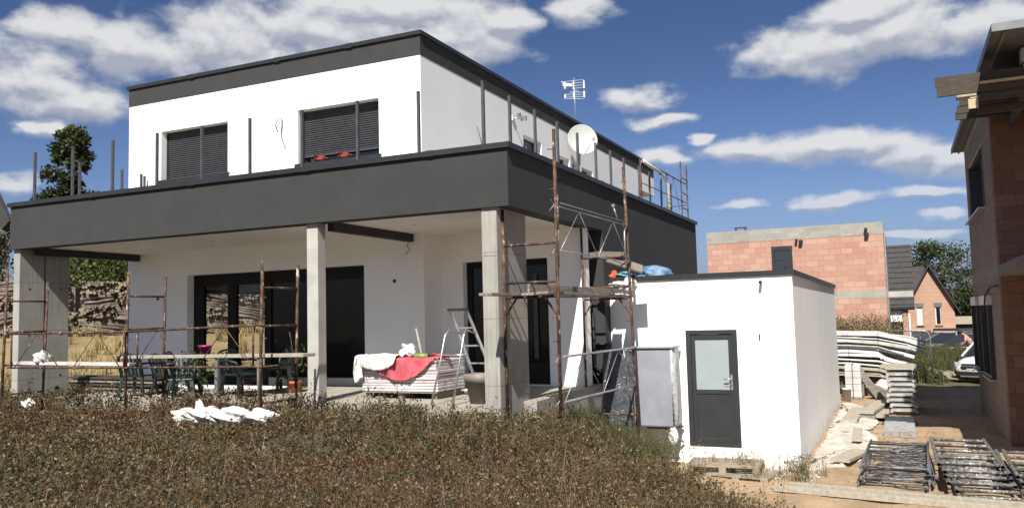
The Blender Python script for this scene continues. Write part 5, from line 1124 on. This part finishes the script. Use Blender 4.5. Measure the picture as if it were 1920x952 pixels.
x = np.array([-5.95, -6.6, -7.5, -8.3, -4.9, -10.4, -3.35, -3.2, -2.45, -9.4, -6.2, -12.6]); y = np.array([10.6, 10.2, 10.8, 10.6, 10.9, 10.5, 13.9, 14.5, 14.6, 10.9, 10.9, 10.8])
tufts('tall_weed_stalks', 'single tall seed headed weed stalks sticking up above the mound', x, y, .45, .80, 3, [(.20, .14, .07), (.13, .13, .05)], [.6, .4], .006, .25, .04)
k = 5200; x = rng.uniform(-75, -14, k); y = rng.uniform(11.5, 60, k); kk = (rng.random(k) < np.clip(22/np.hypot(x, y), 0, 1)) & ((x < -16.8) | (y > 14.5)) & (np.degrees(np.arctan2(x, y)) > -68); x, y = x[kk], y[kk]
tufts('dry_grass', 'straw yellow dry grass field beyond the terrace', x, y, .25, .60, 16, [(.50, .39, .18), (.40, .31, .14), (.24, .22, .09)], [.5, .35, .15], .014, .6)
x = rng.uniform(-1.5, 4.5, 480); y = rng.uniform(34.5, 48, 480); kk = (x < 1.3) | (y > 39.5)
tufts('rough_grass', 'rough green and brown weeds between the yard and the parked cars', x[kk], y[kk], .35, 1.05, 22, [(.11, .12, .045), (.20, .17, .08), (.07, .08, .03)], [.45, .3, .25], .012, .4, .06)
x = rng.uniform(-3.6, -.2, 60); y = rng.uniform(33, 36, 60)
tufts('reed_weeds', 'tall dry reed like weeds before the orange block house', x, y, 1.7, 2.65, 16, [(.26, .21, .11), (.18, .16, .08)], [.6, .4], .010, .30, .10)
x = rng.uniform(-.9, 1.2, 50); y = rng.uniform(18.6, 21.2, 50); tufts('ground_sprigs', 'small flat green sprigs on the sand near the single deck', x[:26], y[:26], .02, .05, 8, [(.13, .12, .06)], [1.], .008, 2.5)
# pebbles, clods, debris
def pebbles(name, label, xs, ys, smin, smax, cols, probs, lift=.3, z=None):
    n = len(xs); s_ = rng.uniform(smin, smax, n)**1.0; z = hgt(xs, ys) if z is None else z; oc = np.array([(1, 0, 0), (-.5, .87, 0), (-.5, -.87, 0), (0, 0, .7), (0, 0, -.5)])
    a_ = rng.uniform(0, 6.28, n); c_, si = np.cos(a_), np.sin(a_); o_ = oc[None]*s_[:, None, None]*rng.uniform(.6, 1.3, (n, 5, 3))
    X_ = o_[..., 0]*c_[:, None]-o_[..., 1]*si[:, None]+xs[:, None]; Y_ = o_[..., 0]*si[:, None]+o_[..., 1]*c_[:, None]+ys[:, None]; Z_ = o_[..., 2]+(z+s_*lift)[:, None]
    V_ = np.stack([X_, Y_, Z_], -1).reshape(-1, 3); f_ = np.array([(0, 1, 3), (1, 2, 3), (2, 0, 3), (1, 0, 4), (2, 1, 4), (0, 2, 4)]); F_ = (f_[None]+5*np.arange(n)[:, None, None]).reshape(-1, 3)
    o = npmesh(name, V_, F_, M['tinted'], np.repeat(tints(rng, n, cols, probs, .12)*KA, 6, 0)); kind(o, 'stuff', label)
x = rng.uniform(-3, 3, 2600); y = 8+rng.random(2600)**1.4*20; pebbles('pebbles', 'small stones and clods on the sandy yard', x, y, .006, .028, [(.50, .36, .22), (.42, .30, .19), (.62, .52, .38)], [.5, .3, .2])
x = rng.uniform(-4.0, -.8, 1500); y = rng.uniform(6, 12.5, 1500); pebbles('soil_clods', 'pale clods on the sandy edge of the mound', x, y, .012, .05, [(.48, .34, .20), (.36, .26, .16)], [.6, .4])
x = rng.uniform(-15.2, -11.6, 1500); y = 11.4+rng.random(1500)**1.3*2.6; pebbles('white_rubble', 'white plaster rubble on the ground under the garden chairs', x, y, .012, .04, [(.62, .60, .55), (.42, .39, .34)], [.55, .45], .3, np.where(y > 11.72, -1.37, hgt(x, y)))
x = rng.uniform(-2.9, -1.4, 700); y = 15.75-rng.random(700)**1.5*1.1; pebbles('wall_rubble', 'light gravel along the foot of the annex wall', x, y, .01, .04, [(.6, .55, .47), (.45, .38, .3)], [.6, .4])
# white plastic heap in the weeds
pt = tag(MB().blob((-9.72, 9.33, -1.31), .24, .16, .09, 3, .28).build('plastic_heap', M['white_cloth']), 'cream crumpled sack at the left end of the white heap in the weeds', 'sack')
tag(MB().blob((-9.30, 9.36, -1.30), .30, .18, .09, 5, .35).blob((-9.42, 9.27, -1.24), .09, .05, .13, 8, .3).build('plastic_heap', M['plastic_white']), 'glossy white plastic film bunched in the middle of the white heap in the weeds', 'plastic film')
tag(MB().blob((-8.85, 9.38, -1.30), .34, .19, .11, 9, .25).build('plastic_heap', M['white_cloth']), 'large cream sack right of the plastic film in the weeds', 'sack')
tag(MB().blob((-8.42, 9.42, -1.31), .27, .17, .085, 12, .25).build('plastic_heap', M['plastic_white']), 'white bag at the right end of the white heap in the weeds', 'bag')
for i, (x, y, s_) in enumerate(((-13.35, 9.35, .11), (-14.1, 9.2, .06))): tag(MB().blob((x, y, H(x, y)+.30), s_, s_*.6, s_*.6, i+30, .35).build('litter', M['plastic_white']), ('larger scrap of white plastic caught in the weeds at the left', 'smaller scrap of white plastic in the weeds at the far left')[i], 'litter')

# ------------------------------------------------------------------ log stacks
M['log_bark'] = two('log_bark', (.10, .082, .068), (.24, .20, .17), 4, .9, 0, .6, 12)
M['log_end'] = two('log_end', (.17, .13, .095), (.36, .29, .215), 2.2, .9, 0, .4, 20)
def log_stack(label, cx, cy, yaw_, W, Hh, seed, group='stacks of firewood logs'):
    rr = random.Random(seed); z0 = H(cx, cy)-.05; ca, sa = math.cos(yaw_), math.sin(yaw_); mb = MB()
    def P(u_, v_, z): return Vector((cx+u_*ca-v_*sa, cy+u_*sa+v_*ca, z0+z))
    z = 0; mid = rr.uniform(-.25, .25)*W
    tiers = 4; th = Hh/tiers
    for ti in range(tiers):
        zt = ti*th; cuts = [-W/2, mid+rr.uniform(-.3, .3), W/2] if ti < 2 else [-W/2*.95, rr.uniform(-.3, .3), W/2*.8]
        for ci_ in range(len(cuts)-1):
            a_, b_ = cuts[ci_], cuts[ci_+1]; ends = (ti+ci_+seed) % 2 == 0; tilt = rr.uniform(-.22, .22)+(.12 if ends else 0)
            if ends:
                r0 = .055; nz = int(th/(r0*1.75)); nu_ = int((b_-a_)/(r0*1.9))
                for i in range(nz):
                    for j in range(nu_):
                        r1 = r0*rr.uniform(.45, 1.3); u_ = a_+(j+.5+(.5 if i % 2 else 0))*r0*1.9; zz_ = zt+(i+.5)*r0*1.75+tilt*(u_-a_)*(1 if ti else .3)+rr.uniform(-.02, .02); v_ = rr.uniform(-.25, .2)
                        p, q = P(u_, -.55+v_, zz_), P(u_+rr.uniform(-.08, .08), .5, zz_+rr.uniform(-.05, .05)); n0 = len(mb.f); mb.m = 0; mb.tube([p, q], r1, rr.choice((4, 5, 6)))
                        mb.mi[-1] = 1; mb.mi[-2] = 1
            else:
                r0 = .05; nz = int(th/(r0*1.6))
                for i in range(nz):
                    for v_ in (-.5, -.36):
                        r1 = r0*rr.uniform(.7, 1.4); zz_ = zt+(i+.5)*r0*1.6+rr.uniform(-.02, .02)
                        mb.m = 0; mb.tube([P(a_+rr.uniform(-.12, .12), v_+rr.uniform(-.05, .05), zz_+tilt), P((a_+b_)/2, v_+rr.uniform(-.06, .06), zz_+rr.uniform(-.04, .04)), P(b_+rr.uniform(-.12, .12), v_, zz_-tilt+rr.uniform(-.05, .05))], [r1, r1*.95, r1*.85], 5); mb.mi[-1] = 1; mb.mi[-2] = 1
    mb.m = 0; c = P(0, 0, Hh*.45); mb.obox(c, W*.92, .7, Hh*.86, yaw_)
    o = mb.build('log_stack', [M['log_bark'], M['log_end']]); tag(o, label, 'log stack', group)
ya = R(40)
for i, (k, W, Hh) in enumerate(((-3.8, 3.0, 2.0), (-.8, 2.8, 2.05), (1.9, 2.5, 2.0), (4.5, 2.6, 1.95), (-6.9, 3.0, 2.3), (7.3, 2.8, 2.4), (10.3, 3.0, 2.5))):
    u = Vector((math.cos(ya), math.sin(ya))); cx, cy = -27.6+u.x*k, 20.6+u.y*k
    log_stack(('log stack seen left of the left concrete column', 'log stack just right of the left concrete column', 'log stack in the gap between the left column and the white wall', 'log stack beside the edge of the white terrace wall', 'log stack at the far left picture edge', 'log stack seen through the first clear window pane', 'log stack seen through the second clear window pane')[i], cx, cy, ya, W, Hh, i+3)
for i, (cx, cy, Hh) in enumerate(((-33.5, 23.5, 3.0),)): log_stack('higher log stack in a second row behind the others', cx+8, cy+2.2, ya, 5, 3.0, 31)
# ------------------------------------------------------------------ trees
def tree(label, x, y, h, rad, trunk_h, seed, cols, n=9000, leaf=.22, shape='round', nm='broadleaf_tree', group=None, z0=None):
    rg = np.random.default_rng(seed); rr = random.Random(seed); zb = H(x, y)-.1 if z0 is None else z0
    t_ = thing(nm, label, 'tree', (x, y, zb), 0, group); top = zb+h
    nc = 90 if shape == 'round' else 75
    C_ = []
    for i in range(nc):
        f_ = rr.random(); 
        if shape == 'tall': zc = zb+trunk_h+(h-trunk_h)*f_; rx = rad*(math.sin(math.pi*min(.97, f_*.75+.2))**.8)*(1.0 if f_ < .62 else .80)*rr.random()**.5
        else: zc = zb+trunk_h+(h-trunk_h)*(f_*.96); rx = rad*math.sqrt(max(.03, 1-(2*f_*.92-.75)**2/1.35))*rr.random()**.45
        a_ = rr.uniform(0, 6.28); C_.append((x+rx*math.cos(a_), y+rx*math.sin(a_), zc))
    C_ = np.array(C_); cr = rad*rg.uniform(.16, .34, nc)
    mb = MB(); mb.tube([(x, y, zb-.3), (x+.1, y, zb+trunk_h), (x, y+.1, zb+h*.55), (x, y, zb+h*.9)], [rad*.10, rad*.075, rad*.045, rad*.012], 9)
    for i in range(0, nc, 4): q_ = C_[i]; zz = min(q_[2]-.3, zb+trunk_h+(q_[2]-zb-trunk_h)*.6); mb.tube([(x, y, max(zb+trunk_h*.8, zz-rad*.3)), ((x+q_[0])/2, (y+q_[1])/2, zz), tuple(q_)], [rad*.03, rad*.02, rad*.006], 5)
    mb.build('trunk', M['bark'], t_)
    k = rg.integers(0, nc, n); dirs = rg.normal(size=(n, 3)); dirs /= np.linalg.norm(dirs, axis=1)[:, None]
    P_ = C_[k]+dirs*(cr[k]*rg.random(n)**.4)[:, None]*[1.15, 1.15, .85]
    V_, F_ = leaf_quads(P_, leaf*rg.uniform(.6, 1.4, n), leaf*.6*rg.uniform(.6, 1.4, n), rg, .2)
    tone = rg.uniform(.75, 1.25, nc)[k][:, None]
    npmesh('crown', V_, F_, M['leaf'], np.clip(tints(rg, n, cols, [.4, .35, .25], .2)*tone, .01, .5), t_, off=tuple(t_.location))
    return t_
DG = [(.033, .045, .017), (.048, .060, .023), (.072, .084, .034)]; YG = [(.06, .078, .022), (.095, .11, .034), (.04, .056, .017)]
tree('tall dark columnar tree rising behind the left end of the balcony', -60.2, 45.5, 16.4, 2.5, 2.0, 3, DG, 26000, .34, 'tall', 'columnar_tree')
tree('large walnut like tree behind the gabled house', 3.3, 78, 8.3, 3.3, .9, 5, DG, 14000, .20)
tree('smaller tree between the dark roofs, left of the large one', .9, 80, 7.2, 1.5, 1, 6, DG, 4500, .20)
tree('bushy tree low behind the outbuilding at the right', 5.3, 77, 4.6, 1.8, .5, 9, DG, 6000, .20)
for i, (x, y, h, r_t, lb) in enumerate(((-47, 28, 6.2, 3.0, 'yellow green tree at the left picture edge above the log stacks'), (-43, 33.5, 5.6, 3.2, 'broad tree above the log stacks right of the concrete column'), (-38.5, 33, 5.0, 2.8, 'low tree above the log stacks beside the white wall'), (-52, 24, 6.0, 3.2, 'leftmost tree behind the log stacks'), (-46.5, 36, 5.9, 2.6, 'tree farther back between the two above the log stacks'))):
    tree(lb, x, y, h*1.15, r_t*1.1, .6, 20+i, YG, 11000, .22, group='trees behind the log stacks')
# house at the far left edge
lh = thing('pale_gabled_house', 'pale gable end with a dark sloping roof edge at the far left picture edge', 'house', (-49, 30, -1))
mt = Matrix.Translation((-46.8, 30.6, 0))
gp = [(-54.6, -2), (-44.6, -2), (-44.6, 6.1), (-49.6, 13.2), (-54.6, 6.1)]; MB().add([(a, 30, b) for a, b in gp]+[(a-12, 37.6, b) for a, b in gp], [(0, 1, 2, 3, 4), (9, 8, 7, 6, 5)]+[(i, i+5, (i+1) % 5+5, (i+1) % 5) for i in range(5)]).build('gable_wall', M['soffit'], lh)
MB().bar((-44.25, 29.6, 5.8), (-49.6, 29.6, 13.45), .8, .22, (0, 1, 0)).bar((-54.9, 29.6, 5.8), (-49.6, 29.6, 13.45), .8, .22, (0, 1, 0)).build('roof_edge', M['rooftile'], lh)
MB().box(-45.6, -45.0, 29.95, 30, 4.9, 5.2).build('lintel', M['alu_dark'], lh)

# ------------------------------------------------------------------ sky, sun
w = bpy.data.worlds.new('World'); sc.world = w; w.use_nodes = True; nt = w.node_tree
bg = nt.nodes['Background']; sky = nt.nodes.new('ShaderNodeTexSky'); sky.sky_type = 'NISHITA'; sky.sun_disc = False
S = Vector((.205, -.965, 1.0)).normalized(); sky.sun_elevation = math.asin(S.z); sky.sun_rotation = math.atan2(S.x, S.y)
sky.altitude = 200; sky.air_density = 1.0; sky.dust_density = 1.6; sky.ozone_density = 2.6
tc = nt.nodes.new('ShaderNodeTexCoord'); L = nt.links.new
def mth(op, a, b=None, c=None):
    n = nt.nodes.new('ShaderNodeMath'); n.operation = op
    for i, v in enumerate((a, b, c)):
        if v is None: continue
        if hasattr(v, 'links'): L(v, n.inputs[i])
        else: n.inputs[i].default_value = v
    return n.outputs[0]
sx = nt.nodes.new('ShaderNodeSeparateXYZ'); L(tc.outputs['Generated'], sx.inputs[0])
az = mth('ARCTAN2', sx.outputs[0], sx.outputs[1]); el = mth('ARCSINE', sx.outputs[2])
CL = [(-.962,.259,.078,.044),(-.916,.242,.055,.028),(-.928,.311,.045,.025),(-.875,.296,.058,.034),(-.780,.310,.124,.046),(-.647,.336,.140,.044),(-.499,.333,.095,.045),(-.583,.362,.161,.030),(-.426,.347,.040,.018),(-.344,.357,.056,.019),(-.054,.290,.094,.038),(-.100,.284,.052,.027),(.013,.297,.078,.034),(.100,.290,.072,.027),(-.018,.324,.086,.024),(-.280,.258,.053,.017),(-.249,.227,.049,.011),(-.153,.185,.063,.017),(-.059,.185,.084,.022),(.016,.166,.063,.022),(.062,.155,.045,.020),(-.207,.201,.024,.009),(-.245,.185,.037,.014),(-.161,.126,.037,.007),(-.057,.123,.047,.010),(.030,.123,.052,.009),(.049,.100,.030,.006),(.011,.081,.084,.007),(-.974,.149,.032,.018),(-.944,.210,.032,.010),(.30,.25,.12,.05),(.45,.16,.15,.03),(-1.2,.2,.12,.05),(-1.3,.35,.2,.06),(1.2,.3,.3,.08),(2.2,.35,.4,.1),(-2.2,.4,.4,.12),(-2.9,.3,.3,.08),(-.2,.8,.5,.2),(-1.7,.25,.2,.06)]
cbw = nt.nodes.new('ShaderNodeCombineXYZ'); L(az, cbw.inputs[0]); L(mth('MULTIPLY', el, 2.2), cbw.inputs[1])
wn = nt.nodes.new('ShaderNodeTexNoise'); wn.inputs['Scale'].default_value = 15; wn.inputs['Detail'].default_value = 4; L(cbw.outputs[0], wn.inputs['Vector'])
ws = nt.nodes.new('ShaderNodeSeparateColor'); L(wn.outputs['Color'], ws.inputs[0])
azw = mth('ADD', az, mth('MULTIPLY_ADD', ws.outputs[0], .10, -.05)); elw = mth('ADD', el, mth('MULTIPLY_ADD', ws.outputs[1], .026, -.013))
def nz(el_, s, d, r):
    cb = nt.nodes.new('ShaderNodeCombineXYZ'); L(az, cb.inputs[0]); L(mth('MULTIPLY', el_, 1.4), cb.inputs[1])
    n = nt.nodes.new('ShaderNodeTexNoise'); n.inputs['Scale'].default_value = s; n.inputs['Detail'].default_value = d; n.inputs['Roughness'].default_value = r
    L(cb.outputs[0], n.inputs['Vector']); return n.outputs[0]
def density(dz):
    ew = mth('ADD', elw, dz); ee = mth('ADD', el, dz); mx_ = None
    for a, e, wa, wb in CL:
        u_ = mth('MULTIPLY_ADD', azw, 1/wa, -a/wa); v_ = mth('MULTIPLY_ADD', ew, 1/wb, -e/wb)
        q_ = mth('SUBTRACT', 1.0, mth('SQRT', mth('MULTIPLY_ADD', u_, u_, mth('MULTIPLY', v_, v_)))); mx_ = q_ if mx_ is None else mth('SMOOTH_MAX', mx_, q_, .3)
    n1 = nz(ee, 15, 9, .53); nlow = nz(ee, 6, 3, .5)
    return mth('ADD', mth('ADD', mth('MULTIPLY', mx_, 1.22), mth('MULTIPLY_ADD', n1, 2.1, -1.01)), mth('MULTIPLY_ADD', nlow, .8, -.36))
dn = density(0.0); dup_ = density(.011)
al = nt.nodes.new('ShaderNodeMapRange'); al.interpolation_type = 'SMOOTHSTEP'; L(dn, al.inputs[0]); al.inputs[1].default_value = -.10; al.inputs[2].default_value = .70
sh = mth('MULTIPLY_ADD', mth('SUBTRACT', dn, dup_), 1.35, .52); sh = mth('ADD', sh, mth('MULTIPLY_ADD', mth('MINIMUM', dn, 1.6), -.13, .06)); shn = nt.nodes.new('ShaderNodeClamp'); L(sh, shn.inputs[0])
cr = nt.nodes.new('ShaderNodeValToRGB'); L(shn.outputs[0], cr.inputs[0]); e = cr.color_ramp.elements
e[0].position = .08; e[0].color = (4.9, 5.25, 6.2, 1); e[1].position = .88; e[1].color = (9.3, 9.35, 9.45, 1)
mxn = nt.nodes.new('ShaderNodeMix'); mxn.data_type = 'RGBA'; lowf = nt.nodes.new('ShaderNodeMapRange'); L(el, lowf.inputs[0]); lowf.inputs[1].default_value = .08; lowf.inputs[2].default_value = .19; lowf.inputs[3].default_value = .60; lowf.inputs[4].default_value = .93
L(mth('MULTIPLY', al.outputs[0], lowf.outputs[0]), mxn.inputs[0])
tn = nt.nodes.new('ShaderNodeMix'); tn.data_type = 'RGBA'; tn.blend_type = 'MULTIPLY'; tn.inputs[0].default_value = 1; L(sky.outputs[0], tn.inputs[6]); ef = nt.nodes.new('ShaderNodeMapRange'); ef.interpolation_type = 'SMOOTHSTEP'; L(el, ef.inputs[0]); ef.inputs[1].default_value = .08; ef.inputs[2].default_value = .34
tg = nt.nodes.new('ShaderNodeMix'); tg.data_type = 'RGBA'; L(ef.outputs[0], tg.inputs[0]); tg.inputs[6].default_value = (.84, .90, 1.18, 1); tg.inputs[7].default_value = (.54, .63, .86, 1); L(tg.outputs[2], tn.inputs[7])
L(tn.outputs[2], mxn.inputs[6]); L(cr.outputs[0], mxn.inputs[7]); L(mxn.outputs[2], bg.inputs[0]); bg.inputs[1].default_value = .05
sl = bpy.data.lights.new('sun', 'SUN'); sl.energy = 5.0; sl.angle = R(.53); sl.color = (1, .955, .88)
so = bpy.data.objects.new('sun', sl); col.objects.link(so); so.rotation_euler = S.to_track_quat('Z', 'Y').to_euler()
sc.view_settings.view_transform = 'Standard'; sc.view_settings.look = 'None'; sc.view_settings.exposure = 0.75; sc.view_settings.gamma = 1
sc.render.engine = 'CYCLES'; sc.cycles.max_bounces = 6; sc.cycles.use_denoising = True
